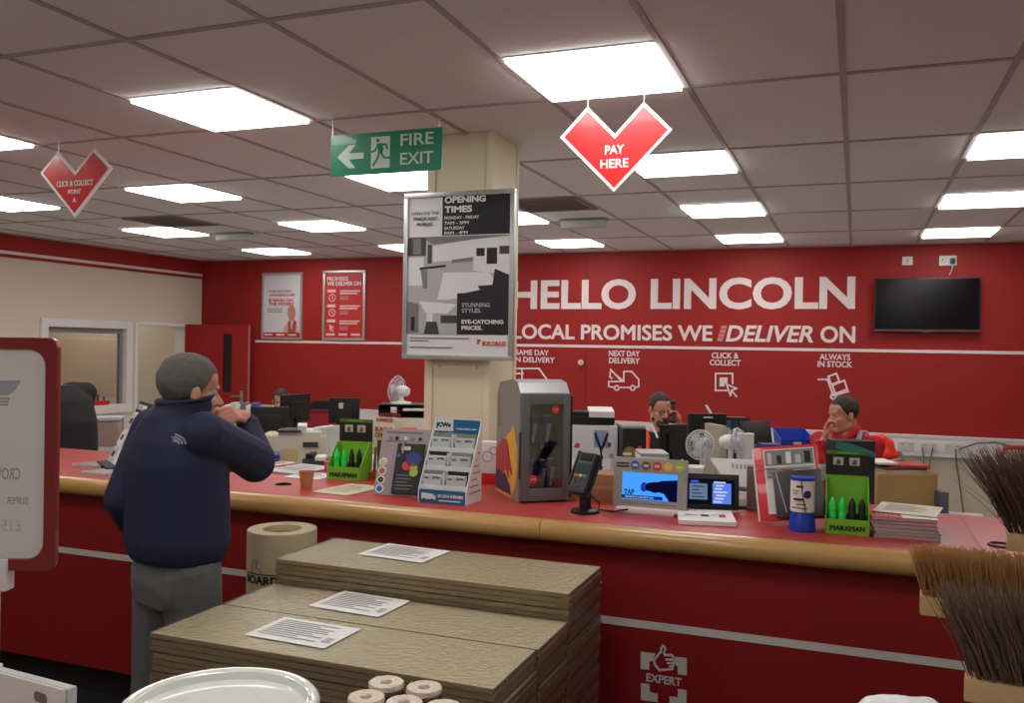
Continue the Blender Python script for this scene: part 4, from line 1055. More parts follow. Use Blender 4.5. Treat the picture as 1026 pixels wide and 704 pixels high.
for q in (-.37, -.2): MB().cyl((w_*q, -.001, hl*.28), (w_*q, -.0025, hl*.28), .005, n=12).build('van_wheel', INK, t, smooth=0)
g = MB()
for k in range(10):
    z_ = .04+.027*k; yy = slope(z_)+.02 if z_ > hl else .02
    if yy < d_-.05: g.box(w_/2, w_/2+.0006, yy+.01, d_-.015-.02*(k % 3), z_, z_+.008)
g.build('side_print', mat('faded_print', (170, 160, 166), .6), t, smooth=0)
t = thing('leaflet_box', 'small white and red leaflet box squeezed between dispenser and fridge', 'leaflet box', (PY(491, 490, 4.0).x, 4.0, CT), .2)
MB().box(-.05, .05, -.03, .05, 0, .05).build('red_base', RED, t, bevel=.002)
MB().box(-.05, .05, -.028, .05, .051, .2).build('white_leaflets', PAPER, t, bevel=.002)
MB().strokes([circ(-.01, .13, .025), circ(.02, .16, .018)], .003, -.0295, -.028).build('swirl_print', INKG, t, smooth=0)
# -- drinks fridge
a, b_ = PZ(521, 503, CT), PZ(569.5, 502.5, CT)
c = (a+b_)/2; w_ = (b_-a).length+.012
FZ = .52; FD = .37
rz = .66
SIL = mat('fridge_silver', (158, 160, 160), .42, metal=.55); SILD = mat('fridge_door_grey', (112, 116, 116), .4, metal=.3)
t = thing('drinks_fridge', 'small silver countertop drinks fridge with glass door, right of the column', 'fridge', c, rz)
prof_ = [(.012, .0), (FD, 0), (FD, FZ-.075), (FD-.05, FZ-.02), (.12, FZ), (.05, FZ-.012), (.012, FZ-.055)]
for sx in (-w_/2, w_/2-.014): MB().prismx(prof_, sx, sx+.014).build('side_panel', SIL, t, smooth=0)
i0, i1 = -w_/2+.014, w_/2-.014
MB().prismx([(FD, FZ-.075), (FD-.05, FZ-.02), (.12, FZ), (.05, FZ-.012), (.012, FZ-.055), (.012, FZ-.07), (.06, FZ-.035), (FD-.05, FZ-.045), (FD-.01, FZ-.08)], i0, i1).build('top_cover', SIL, t, smooth=30)
MB().box(i0, i1, FD-.012, FD, 0, FZ-.075).box(i0, i1, .014, FD-.012, 0, .04).build('inner_liner', mat('fridge_liner', (196, 200, 200), .5), t, smooth=0)
MB().box(i0, i1, .03, FD-.012, .225, .23).build('shelf', ACRYL, t, smooth=0)
zt, zb_ = FZ-.058, .008
dr = MB()
bw = .036
dr.box(-w_/2, -w_/2+bw, -.014, .01, zb_, zt).box(w_/2-bw, w_/2, -.014, .01, zb_, zt).box(-w_/2+bw, w_/2-bw, -.014, .01, zb_, .06).box(-w_/2+bw, w_/2-bw, -.014, .01, zt-.045, zt)
dr = dr.build('door', SILD, t, bevel=.003)
MB().box(-w_/2+bw, w_/2-bw, -.006, -.002, .06, zt-.045).build('door_glass', film('fridge_glass', amt=.10, bump=0, rough=.05), dr, smooth=0)
MB().box(w_/2-.004, w_/2+.006, -.016, .006, .02, zt-.01).build('door_handle', BLACK, dr, bevel=.002)
MB().box(-w_/2-.003, -w_/2, -.012, .012, .1, .3).build('side_grip', BLACK, dr)
for q, (x_, z_) in enumerate(((w_*.19, zt-.066), (-w_*.24, .1))):
    MB().cyl((x_, -.0065, z_), (x_, -.009, z_), .017, n=20).build('price_sticker', RED, dr, smooth=0)
    text(('£1.30', '£1.30')[q], WHITE, dr, x_, z_, -.009, w=.02, h=.008, bold=.02, depth=.0005)
MB().box(-w_/2+.01, w_/2-.01, .0, FD-.02, -.0005, .006).build('plinth_foot', BLACK, t)
# crest on the fridge side: yellow disc, red animal, navy foot
YEL = mat('crest_yellow', (244, 190, 50), .4); CRED = mat('crest_red', (186, 34, 52), .4); CNAV = mat('crest_navy', (34, 36, 84), .4)
xs = -w_/2
side = lambda pts: [(y, z) for y, z in pts]
def sprint(pts, dep, m, nm): MB().prismx(pts, xs-dep, xs).build(nm, m, t, smooth=0)
sprint([(FD-.0, .0), (.13, .0), (.07, .06), (.045, .14), (.05, .22), (.085, .29), (.115, .325), (.125, .30), (FD, .18)], .0008, YEL, 'crest_disc')
sprint([(FD, .01), (.12, .012), (.14, .05), (.2, .09), (FD, .13)], .0012, CNAV, 'crest_foot')
sprint([(FD, .19), (.27, .245), (.2, .25), (.17, .22), (.155, .18), (.12, .13), (.105, .10), (.13, .105), (.17, .12), (.15, .085), (.17, .08), (.21, .115), (.24, .10), (.26, .075), (.28, .10), (FD, .10)], .0016, CRED, 'crest_animal')
o = text('RedBull', CRED, t, 0, 0, 0, w=.14, h=.022, bold=.02); o.name = 'side_wording'
for v in o.data.vertices: v.co = (xs-.001+v.co.y*.2, FD-.045-v.co.z, FZ-.15+v.co.x)
# cans in the fridge
CANB = mat('can_blue', (30, 44, 120), .3, metal=.5); CANS = mat('can_silver', (170, 174, 180), .3, metal=.7)
Mz = Matrix.Rotation(rz, 4, 'Z')
for k, (x_, y_, z_) in enumerate(((-.035, .07, .2305), (.03, .075, .2305), (-.046, .08, .0405), (.007, .06, .0405), (.06, .1, .0405))):
    wl = Mz @ Vector((x_, y_, z_))
    m_ = thing('drink_can', ['slim blue can on the upper fridge shelf, below the red sticker, left one', 'slim blue can on the upper fridge shelf, right one', 'slim blue can at the fridge bottom behind the red sticker', 'slim blue and silver can at the fridge bottom, middle one', 'slim blue can at the fridge bottom, right one'][k], 'can', c+wl, rz, 'slim drink cans in the fridge')
    MB().lathe([(.02, 0), (.025, .006), (.025, .118), (.021, .13)], n=20).build('can_body', CANB, m_)
    MB().lathe([(.021, .13), (.0215, .134), (.019, .134), (.018, .131)], n=20).build('can_rim', CANS, m_)
    MB().prism([(-.012, .02), (.0, .02), (.014, .1), (-.004, .1)], -.0262, -.022).build('can_flash', CANS, m_, smooth=0)
# -- card payment terminal on its stand
p = PZ(586, 513, CT)
t = thing('card_terminal', 'black card payment terminal on a round-footed stand', 'card terminal', p, -.42)
MB().lathe([(.001, 0), (.058, 0), (.058, .008), (.05, .014), (.02, .018), (.001, .018)], n=36).build('round_foot', BLACK, t)
MB().box(-.022, .022, -.012, .014, .012, .12).build('stem', BLACK, t, bevel=.006)
M_ = Matrix.Translation((0, -.005, .155)) @ Matrix.Rotation(math.radians(-28), 4, 'X')
cr = MB().box(-.05, .05, .006, .018, -.09, .09, M=M_).box(-.056, -.046, -.02, .018, -.06, .09, M=M_).build('cradle', BLACK, t, bevel=.004)
MB().box(-.042, .042, -.02, .006, -.085, .085, M=M_).build('handset', mat('terminal_charcoal', (40, 42, 46), .4), t, bevel=.007)
MB().box(-.034, .034, -.022, -.019, -.002, .035, M=M_).build('display', mat('terminal_screen', (50, 70, 70), .15), t, smooth=0)
for r_i in range(3):
    for c_i in range(3): MB().box(-.03+.022*c_i, -.014+.022*c_i, -.0225, -.019, -.062+.014*r_i, -.053+.014*r_i, M=M_).build('key', DGREY, t, smooth=0)
for c_i, col in enumerate(((210, 60, 50), (230, 190, 60), (60, 160, 80))): MB().box(-.03+.022*c_i, -.014+.022*c_i, -.0225, -.019, -.02, -.011, M=M_).build('coloured_key', mat('key%d' % col[0], col, .4), t, smooth=0)
MB().box(-.03, .03, -.024, -.006, .05, .08, M=M_).build('printer_cover', MATTBLACK, t, bevel=.003)
MB().tube([(.02, .01, .07), (.05, .03, .04), (.03, .05, .01), (.08, .08, .005), (.14, .1, .02)], .004).build('coiled_lead', BLACK, t)
# -- video display, on a pair of flat packs
a, b_ = PZ(618, 517, CT), PZ(684, 520, CT)
c = PZ(650, 513, CT); wd = .30; rz = .03
t = thing('leaflet_pile', 'flat pile of pale leaflets under the video display', 'leaflets', (c.x-.005, c.y-.03, CT), rz)
MB().box(-.125, .115, -.03, .1, 0, .009).build('leaflet_stack', PAPERG, t, bevel=.001)
MB().box(-.12, .13, -.025, .1, .009, .018).build('leaflet_stack', mat('pinkish_paper', (230, 206, 198), .7), t, bevel=.001)
t = thing('video_display', 'small grey video display with blue picture and five coloured dots', 'video display', (c.x, c.y, CT+.018), rz)
VG = mat('display_grey', (158, 154, 144), .45)
hv = .198; Ml = Matrix.Rotation(math.radians(-6), 4, 'X')
MB().box(-wd/2, wd/2, 0, .028, 0, hv, M=Ml).build('casing', VG, t, bevel=.004)
X0, X1, Z0, Z1 = -wd/2+wd*.125, wd/2-wd*.125, hv*.15, hv*.70
def vg(x, z): return (X0+(X1-X0)*x, Z1-(Z1-Z0)*z)
MB().box(X0, X1, -.002, .001, Z0, Z1, M=Ml).build('screen', emis('screen_blue', (72, 160, 255), 1.0), t, smooth=0)
NV = emis('screen_navy', (12, 16, 62), .6)
MB().prism([vg(*q_) for q_ in [(.72, .25), (1, .2), (1, 1), (.86, 1), (.76, .72), (.66, .68), (.6, .72), (.5, .66), (.44, .64), (.42, .5), (.46, .36), (.55, .32), (.66, .3)]], -.003, -.002, M=Ml).build('screen_figure', NV, t, smooth=0)
MB().prism([vg(.4+.06*math.cos(q_), .52+.18*math.sin(q_)) for q_ in [k*PI/8 for k in range(16)]], -.0028, -.002, M=Ml).build('screen_helmet', emis('screen_violet', (40, 60, 190), .8), t, smooth=0)
MB().prism([vg(*q_) for q_ in [(.0, .84), (.74, .84), (.74, .97), (0, .97)]], -.0032, -.002, M=Ml).build('screen_banner', emis('screen_deep', (10, 50, 150), .7), t, smooth=0)
o = text('TAP', NV, t, *vg(.13, .73), -.003, w=.042, h=.022, bold=.03, depth=.0005); o.data.transform(Ml)
o = text('SEE HOW IT CAN HELP YOU', emis('screen_pale', (190, 220, 255), .8), t, *vg(.32, .905), -.0034, w=.115, h=.007, bold=.02, depth=.0003); o.data.transform(Ml)
for k, col in enumerate([(40, 100, 190), (110, 80, 60), (214, 50, 54), (232, 190, 60), (170, 200, 60)]):
    x_ = -wd/2+wd*(.295+.15*k); z_ = hv*.85
    MB().cyl((x_, -.001, z_), (x_, -.003, z_), .0185, n=24, M=Ml).build('coloured_dot', mat('dot%d' % col[0], col, .4), t, smooth=0)
    MB().box(x_-.01, x_+.01, -.0036, -.003, z_-.005, z_+.005, M=Ml).build('dot_print', PAPERG, t, smooth=0)
MB().box(-wd*.46, -wd*.29, -.0012, 0, hv*.8, hv*.835, M=Ml).box(-wd*.46, -wd*.29, -.0012, 0, hv*.86, hv*.895, M=Ml).build('casing_print', INK, t, smooth=0)
MB().box(-wd*.38, wd*.37, -.0012, 0, hv*.055, hv*.085, M=Ml).build('casing_print', INKG, t, smooth=0)
MB().prismx([(.02, 0), (.09, 0), (.03, .12)], -.05, .05).build('rear_foot', VG, t, smooth=0)
# -- small black monitor
a, b_ = PZ(688, 516, CT), PZ(738, 517, CT)
c = PZ(712, 513, CT); t = thing('small_monitor', 'small black monitor showing blue windows, beside the video display', 'monitor', (c.x, c.y-.0, CT), .2)
Ml = Matrix.Rotation(math.radians(-9), 4, 'X'); wm, hm = .225, .155
MB().box(-wm/2, wm/2, 0, .03, .012, hm, M=Ml).build('casing', BLACK, t, bevel=.004)
MB().box(-wm*.42, wm*.42, -.001, .002, .03, hm*.86, M=Ml).build('screen', emis('screen_dark', (20, 24, 36), .5), t, smooth=0)
g = MB().box(-wm*.38, -wm*.06, -.0015, -.001, .05, hm*.74, M=Ml); g.build('screen_window', emis('screen_slate', (110, 132, 170), .8), t, smooth=0)
MB().box(wm*.03, wm*.36, -.0015, -.001, .035, hm*.76, M=Ml).build('screen_window', emis('screen_sky', (90, 130, 230), 1.0), t, smooth=0)
for k in range(7):
    MB().box(wm*(.05+.02*(k % 3)), wm*(.2+.03*(k % 4)), -.002, -.0015, .04+.013*k, .046+.013*k, M=Ml).build('screen_line', emis('screen_white', (210, 220, 250), .9), t, smooth=0)
for k in range(5): MB().box(-wm*.34, -wm*(.12+.04*(k % 3)), -.002, -.0015, .058+.014*k, .063+.014*k, M=Ml).build('screen_line', emis('screen_grey', (70, 80, 90), .6), t, smooth=0)
MB().box(-wm*.36, -wm*.22, -.002, -.001, hm*.76, hm*.82, M=Ml).build('screen_title', emis('screen_indigo', (70, 80, 220), 1), t, smooth=0)
MB().box(-.07, .07, -.01, .09, 0, .012).build('foot', BLACK, t, bevel=.003)
# -- point of sale screen seen from behind
c = Vector((PZ(748, 519, CT).x, 3.86, CT))
t = thing('till_screen', 'pale vented till screen on a grey pillar, seen from behind', 'till', c, .12)
MB().box(-.028, .034, -.06, .0, 0, .185).build('pillar', mat('till_grey', (116, 106, 104), .5), t, bevel=.006)
MB().box(-.022, .028, -.0615, -.059, .012, .016).build('maker_line', GREY, t, smooth=0)
MB().box(-.06, .06, -.03, .12, 0, .012).build('foot', DGREY, t, bevel=.003)
P_ = [PY(px, py, 3.76) for px, py in [(708, 455.5), (768, 454), (768, 478), (727, 478)]]
M_ = Matrix.Translation((-.03, .06, .125)) @ Matrix.Rotation(math.radians(-48), 4, 'X')
pl = MB().add([M_ @ Vector(v) for v in [(-.155, -.012, .085), (.13, -.012, .085), (.13, -.012, -.07), (-.07, -.012, -.07), (-.155, .012, .095), (.13, .012, .095), (.13, .012, -.075), (-.08, .012, -.075)]],
         [(0, 1, 2, 3), (4, 7, 6, 5), (0, 4, 5, 1), (1, 5, 6, 2), (2, 6, 7, 3), (3, 7, 4, 0)]).build('screen_back', LGREY, t, bevel=.004)
for k in range(10):
    MB().box(-.06+.017*k, -.051+.017*k, -.0135, -.011, .03, .055, M=M_).build('vent_slot', GREY, pl, smooth=0)
MB().box(-.02, .03, -.0, .05, .11, .14).build('bracket', LGREY, t, bevel=.004)
# -- white telephone / card printer on the counter behind the small monitor
c = Vector((PY(694, 480, 3.95).x, 3.95, CT))
t = thing('label_printer', 'small boxy white label printer on a black riser, behind the small monitor', 'label printer', c, .1)
MB().box(-.06, .08, -.05, .08, 0, .07).build('riser', BLACK, t, bevel=.004)
MB().box(-.05, .05, -.05, .06, .07, .15).build('body', LGREY, t, bevel=.01)
MB().box(-.035, .03, -.052, -.048, .085, .125).build('front_cover', mat('pale_putty', (188, 186, 170), .4), t, bevel=.001)
MB().box(-.085, -.03, -.07, .04, .07, .085).build('paper_roll_tray', PAPER, t, bevel=.004)
# -- leaning red-bordered catalogue box with black pocket
a, b_ = PZ(767, 527, CT), PZ(820, 530, CT); c = (a+b_)/2
c.y += .035
t = thing('catalogue_rack', 'leaning red-bordered leaflet rack with grey picture and black pocket', 'leaflet rack', c, .06)
L = math.radians(-17); M_ = Matrix.Translation((0, 0, .018)) @ Matrix.Rotation(L, 4, 'X') @ Matrix.Rotation(math.radians(-7), 4, 'Y')
w_, H_ = .235, .29
MB().box(-w_/2, w_/2, 0, .014, .005, H_, M=M_).build('red_board', RED, t, bevel=.002)
MB().box(-w_/2-.006, -w_/2, -.002, .014, .005, H_, M=M_).build('white_edge', PAPER, t, smooth=0)
MB().box(-w_/2+.035, w_/2-.012, -.003, .001, .03, H_-.012, M=M_).build('print', PAPER, t, smooth=0)
MB().box(-w_/2+.04, w_/2-.016, -.0045, -.003, H_-.075, H_-.016, M=M_).build('printed_picture', mat('print_mid2', (132, 130, 130), .5), t, smooth=0)
for k in range(5): MB().box(-w_/2+.05+.034*k, -w_/2+.065+.036*k, -.0052, -.0045, H_-.07, H_-.025-.012*(k % 2), M=M_).build('picture_detail', [PAPERG, INK, PAPER][k % 3], t, smooth=0)
MB().box(-w_/2+.04, w_/2-.016, -.0045, -.003, H_-.125, H_-.082, M=M_).build('printed_band', mat('print_light2', (172, 170, 168), .5), t, smooth=0)
for k in range(3): MB().box(-w_/2+.045, w_/2-.03, -.0052, -.0045, H_-.12+.013*k, H_-.115+.013*k, M=M_).build('band_print', INKG, t, smooth=0)
MB().box(-.02, .02, -.0056, -.005, H_-.112, H_-.092, M=M_).build('band_mark', INKR, t, smooth=0)
MB().box(-w_/2+.062, w_/2+.006, -.045, -.005, .012, .185, M=M_).build('black_pocket', mat('smoked_plastic', (56, 52, 52), .3), t, bevel=.004)
MB().prismx([(0, 0), (.17, 0), (.10, .27)], -.01, .0).build('rear_strut', GREY, t, smooth=0)
MB().tube([M_ @ Vector((-w_/2, -.004, .2)), M_ @ Vector((-.05, -.012, .205)), M_ @ Vector((.03, -.05, .16)), M_ @ Vector((.07, -.08, .15))], .0018, 6).build('security_cord', GREY, t)
MB().tube([M_ @ Vector((-w_/2+.075, -.047, .18)), M_ @ Vector((-w_/2+.1, -.047, .03))], .002, 6).build('pocket_seam', PAPERG, t)
# -- charity tub
p = PZ(803.5, 531, CT)
t = thing('collection_tub', 'blue based charity collection tub with white label, on the counter', 'collection tub', p, -.15)
MB().lathe([(.001, 0), (.046, 0), (.047, .02), (.042, .05), (.036, .072), (.001, .072)], n=32).build('blue_base', BLUE, t)
for k in range(9):
    w0 = 2*PI*k/9
    MB().tube([(.0465*math.cos(w0), .0465*math.sin(w0), .004), (.0425*math.cos(w0), .0425*math.sin(w0), .05), (.037*math.cos(w0), .037*math.sin(w0), .07)], .003, 6).build('base_rib', BLUE, t)
MB().lathe([(.001, .0725), (.043, .0725), (.043, .19), (.001, .19)], n=36).build('drum', PAPER, t)
MB().lathe([(.0445, .187), (.0445, .197), (.03, .199), (.001, .199)], n=36).build('lid', BLUE, t)
g = MB()
def band(a0, a1, z0, z1, m, nm, r=.0434):
    g = MB(); n = 8
    for k in range(n):
        x, y = a0+(a1-a0)*k/n, a0+(a1-a0)*(k+1)/n
        g.add([(r*math.sin(x), -r*math.cos(x), z0), (r*math.sin(y), -r*math.cos(y), z0), (r*math.sin(y), -r*math.cos(y), z1), (r*math.sin(x), -r*math.cos(x), z1)], [(0, 1, 2, 3)])
    g.build(nm, m, t)
g = MB()
for k in range(20):
    w0, w1 = 2*PI*k/20, 2*PI*(k+1)/20
    f = lambda w: (.0436*math.sin(.62+.34*math.cos(w)), -.0436*math.cos(.62+.34*math.cos(w)), .138+.015*math.sin(w))
    g.add([f(w0), f(w1), (.0436*math.sin(.62), -.0436*math.cos(.62), .138)], [(0, 1, 2)])
g.build('round_badge', DBLUE, t)
band(-.35, .25, .162, .170, INK, 'label_print'); band(-.75, -.1, .148, .152, INKG, 'label_print'); band(-.75, -.2, .138, .142, INKG, 'label_print'); band(-.3, .5, .098, .104, INKG, 'label_print'); band(-.75, .6, .085, .09, INKG, 'label_print')
MB().tube([(.004, -.046, .197), (.008, -.047, .15), (.014, -.047, .12), (.02, -.046, .075)], .002, 6).build('chain', BLACK, t)
MB().box(-.022, .012, -.05, -.044, .117, .124).build('coin_clip', BLACK, t, bevel=.001)
# -- catalogue stack and loose leaflet
a, b_ = PZ(876, 538, CT), PZ(944, 543, CT)
c = (a+b_)/2; w_ = (b_-a).length; rz = math.atan2(b_.y-a.y, b_.x-a.x); n_ = Vector((-math.sin(rz), math.cos(rz), 0))
PGE = mat('page_edges', (176, 160, 158), .8, noise_amt=.15, noise_scale=150)
for k in range(6):
    e = c+n_*(.135+.002*((k*5) % 3))+Vector((-.003*k, 0, 0))
    t = thing('catalogue', ['catalogue at the bottom of the counter stack', 'second catalogue up from the worktop in the stack', 'third catalogue up from the worktop in the stack', 'fourth catalogue up from the worktop in the stack', 'catalogue directly under the top one in the stack', 'red and white catalogue on top of the stack, under a leaflet'][k], 'catalogue', (e.x, e.y, CT+.0001+.0125*k), rz+.02*((k*3) % 4-1.5), 'stacked catalogues')
    MB().box(-w_/2+.004, w_/2-.004, -.13, .13, .001, .011).build('pages', PGE, t, smooth=0)
    cvm = [mat('cover_dim', (150, 130, 130), .5), mat('cover_dim', (150, 130, 130), .5), PAPERG, mat('cover_dim', (150, 130, 130), .5), mat('cover_red', (190, 60, 64), .4), mat('cover_red', (190, 60, 64), .4)][k]
    MB().box(-w_/2, w_/2, -.132, .132, .011, .0122).box(-w_/2, w_/2, -.132, .132, 0, .001).build('cover', cvm, t, smooth=0)
    if k == 5:
        MB().box(-w_*.02, w_/2, -.1315, -.03, .0122, .0126).build('white_cover_panel', PAPER, t, smooth=0)
        for q_ in range(6): MB().box(-w_*.46+.015*q_, -w_*.45+.015*q_, -.12, -.02, .0122, .0126).build('cover_stripe', mat('pale_pink', (226, 180, 180), .5), t, smooth=0)
zs = CT+.077
t = sheet('leaflet', 'pale printed leaflet overhanging the catalogue stack', [(883, 513), (948, 519.5), (936, 508), (875, 502)], mat('leaflet_cream', (216, 210, 190), .6), 'leaflet', .0012, .002, z=zs, prints=True)
# -- ring of keys / tape near the brooms
p = PZ(1003, 546.5, CT)
m = MB(); n = 28
t = thing('key_ring', 'small dark loop with blue edge lying near the brooms', 'ring', (p.x, p.y, CT))
MB().lathe([(.035, 0), (.042, 0), (.042, .007), (.035, .007)], n=30, closed=True).build('loop', mat('dark_slate', (70, 66, 84), .4), t)
MB().box(.03, .09, -.012, .012, 0, .005).build('tab', DGREY, t, bevel=.002)

# ================================================================== BROOMS, HEADS UP, AND A WRAPPED PACK
RH = Vector((math.cos(PAN), -math.sin(PAN), 0)); FH = Vector((math.sin(PAN), math.cos(PAN), 0))
def broom(px, py, d, lab, bl, n, m, lean, spread, ang, bw=.058, bt=.034, L=.30, wild=.0, seed=1):
    rnd = random.Random(seed)
    p = PD(px, py, d)                      # left upper corner of the block
    e = (RH*math.cos(ang)-FH*math.sin(ang)).normalized(); nn = Vector((-e.y, e.x, 0))
    c = p+e*L/2+nn*bw/2
    t = thing('broom', lab, 'broom', (c.x, c.y, .006), math.atan2(e.y, e.x), 'brooms standing heads up')
    zt = p.z-.006
    MB().box(-L/2, L/2, -bw/2, bw/2, zt-bt, zt).build('wooden_head', mat('bare_wood', (196, 160, 112), .6, noise_amt=.1, noise_scale=30), t, bevel=.004)
    MB().cyl((0, 0, .0), (0, 0, zt-bt+.003), .0125).build('handle', mat('handle_wood', (188, 150, 100), .5), t)
    g = MB()
    for k in range(n):
        u = rnd.uniform(-1, 1); v = rnd.uniform(-1, 1)
        tu, tv = round(u*13)/13, round(v*3)/3
        x0 = tu*L*.47+rnd.gauss(0, .002); y0 = tv*bw*.4+rnd.gauss(0, .0015)
        ln = bl*rnd.uniform(.86, 1.04)
        dx = lean+spread*u+rnd.gauss(0, .07); dy = .28*v+rnd.gauss(0, .07)
        if rnd.random() < wild: dx += rnd.uniform(-.7, .1); ln *= rnd.uniform(.7, 1)
        dr = Vector((dx, dy, 1)).normalized()
        b0 = Vector((x0, y0, zt-.002)); b2 = b0+dr*ln; b1 = b0+dr*ln*.5+Vector((rnd.gauss(0, .002)-dx*.01, rnd.gauss(0, .002), 0))
        r0 = rnd.uniform(.0007, .0012)
        s = Vector((1, 0, 0)); q_ = Vector((0, 1, 0))
        vs = []
        for b, r in ((b0, r0), (b1, r0), (b2, r0*.5)): vs += [b+s*r, b-s*r*.5+q_*r*.87, b-s*r*.5-q_*r*.87]
        g.add(vs, [(0, 1, 4, 3), (1, 2, 5, 4), (2, 0, 3, 5), (3, 4, 7, 6), (4, 5, 8, 7), (5, 3, 6, 8), (6, 7, 8)])
    g.build('bristles', m, t, smooth=0)
    return t
BR1 = mat('dark_bass_bristle', (92, 70, 52), .8, noise_amt=.5, noise_scale=60)
BR2 = mat('tan_coco_bristle', (178, 132, 80), .8, noise_amt=.35, noise_scale=60)
BR3 = mat('dark_mixed_bristle', (104, 84, 66), .8, noise_amt=.6, noise_scale=50)
broom(1009, 534, 1.72, 'broom with dark stiff bristles fanning up, tallest, at the right edge', .175, 1500, BR1, -.22, .32, .5, wild=.03, seed=3)
broom(922, 597, 1.6, 'broom with soft tan bristles, between the two dark brooms', .088, 3000, BR2, -.1, .12, .42, seed=4)
broom(966, 679, 1.3, 'broom with long dark bristles over a pale block, lowest at the right edge', .135, 1500, BR3, -.2, .22, .5, wild=.02, seed=5)
p = PD(925, 700, 1.22)
t = thing('display_plinth', 'low grey display plinth below the white plastic pack', 'plinth', (p.x+.05, p.y-.06, 0))
MB().box(-.16, .16, -.1, .12, 0, p.z-.16).build('body', GREY, t, bevel=.01)
mb = MB()
rn = random.Random(11)
for k in range(9): mb.sph((p.x-.065+.017*k, p.y-.03+rn.uniform(-.01, .01), p.z-.068+rn.uniform(-.006, .006)-.012*abs(k-3)/4), (.034, .05, .082))
o = blob(mb, 'wrapped_pack', mat('white_polythene', (222, 224, 226), .25, bump=.5, bump_scale=35), None, .008, 2)
tag(o, 'white polythene wrapped pack in the lower corner by the brooms', 'pack')

# ================================================================== THE OFFICE BEHIND THE COUNTER
def desk(name, lab, x0, x1, y0, y1, z=.73, top=LGREY):
    t = thing(name, lab, 'desk', ((x0+x1)/2, (y0+y1)/2, 0.001), 0, 'office desks'); a, b_ = (x1-x0)/2, (y1-y0)/2
    MB().box(-a, a, -b_, b_, z-.026, z-.001).build('desktop', top, t, bevel=.003)
    for sx in (-1, 1):
        for sy in (-1, 1):
            MB().box(sx*(a-.03)-.02, sx*(a-.03)+.02, sy*(b_-.03)-.02, sy*(b_-.03)+.02, 0, z-.026).build('leg', GREY, t)
    MB().box(-a+.05, a-.05, b_-.06, b_-.045, .3, z-.026).build('modesty_panel', LGREY, t, smooth=0)
    return t
DZ = .731
desk('office_desk', 'pale office desk behind the column carrying fan cabinet and monitors', -5.05, -3.3, 5.9, 7.1)
desk('office_desk', 'pale office desk in front of the man on the telephone', -2.9, -.62, 5.2, 6.65)
desk('office_desk', 'pale office desk under the cardboard box', -.45, .75, 5.35, 6.25)
def monitor(px, d, zt, w, h, rz, lab, sticker=None, logo=False, facing=1):
    p = PD(px, 400, d)
    t = thing('computer_monitor', lab, 'monitor', (p.x, p.y, DZ), rz, 'computer monitors on the desks')
    zt -= DZ
    MB().box(-w/2, w/2, -.02, .02, zt-h, zt).build('casing', BLACK, t, bevel=.006)
    MB().box(-w*.3, w*.3, -.04, -.019, zt-h*.8, zt-h*.25).build('rear_bulge', BLACK, t, bevel=.01)
    MB().box(-w/2+.015, w/2-.015, .0195, .0215, zt-h+.02, zt-.015).build('screen', mat('monitor_glass', (14, 16, 22), .15), t, smooth=0)
    MB().box(-.03, .03, -.035, -.012, .01, zt-h*.5).build('neck', BLACK, t, bevel=.004)
    MB().box(-.11, .11, -.1, .08, 0, .012).build('foot', BLACK, t, bevel=.004)
    if sticker: MB().box(sticker[0]-.02, sticker[0]+.02, -.042, -.0195, zt-sticker[1]-.025, zt-sticker[1]+.025).build('sticker', mat('sticker_yellow', (206, 196, 150), .6), t, smooth=0)
    if logo:
        MB().box(-.03, .03, -.0415, -.0195, zt-.03, zt-.022).build('maker_badge', PAPERG, t, smooth=0)
    return t
monitor(271, 7.95, 1.155, .33, .28, FACE+.2, 'black monitor seen from behind, nearest the jacketed man’s elbow')
monitor(296, 8.3, 1.25, .36, .26, FACE+1.05, 'black monitor turned sideways, between printer and hidden colleague')
monitor(345, 8.1, 1.235, .28, .23, FACE-.05, 'black monitor with pale yellow sticker, left of the fan', sticker=(-.02, .07))
monitor(675, 5.8, 1.235, .19, .22, FACE+.4, 'small dark monitor beside the telephone caller’s raised hand')
monitor(708.5, 6.15, 1.285, .27, .29, FACE+.1, 'large black monitor with pale badge behind the white fans', logo=True)
# printer and bits at left desk
p = PD(297, 450, 7.45)
t = thing('office_printer', 'beige office printer with papers on top, on the desk left of the column', 'printer', (p.x, p.y, DZ), FACE+.1)
MB().box(-.26, .26, -.2, .2, 0, .24).build('body', BEIGE, t, bevel=.012)
MB().box(-.12, .22, -.19, .19, .24, .27).build('upper_lid', LGREY, t, bevel=.008)
MB().box(-.13, .06, -.22, .0, .271, .285).build('control_panel', BLACK, t, bevel=.004)
MB().box(.08, .2, -.215, -.198, .15, .19).build('output_slot', DGREY, t, smooth=0)
MB().box(-.1, .04, -.21, -.199, .02, .13).build('paper_drawer', mat('drawer_tan', (196, 176, 130), .5), t, bevel=.003)
MB().box(.02, .14, -.1, .08, .2705, .276).build('paper_sheet', PAPER, t, smooth=0)
MB().box(.03, .1, -.11, -.04, .29, .36, M=Matrix.Rotation(.25, 4, 'X')).build('curled_paper', PAPER, t, smooth=0)
def boxthing(name, lab, cat, px, d, z, w, dp, h, m, rz=None, group=None, bev=.003, part='body'):
    p = PD(px, 400, d)
    t = thing(name, lab, cat, (p.x, p.y, z), FACE if rz is None else rz, group)
    MB().box(-w/2, w/2, -dp/2, dp/2, 0, h).build(part, m, t, bevel=bev)
    return t
for k in range(4): boxthing('blue_folder', ['blue folder at the bottom of the pile beside the printer', 'second blue folder up in the pile beside the printer', 'third blue folder up in the pile beside the printer', 'blue folder on top of the pile beside the printer'][k], 'folder', 258+k, 7.0, DZ+.031*k+.0005, .30, .22, .03, BLUE if k % 2 else DBLUE, FACE+.15*k-.2, 'blue folders')
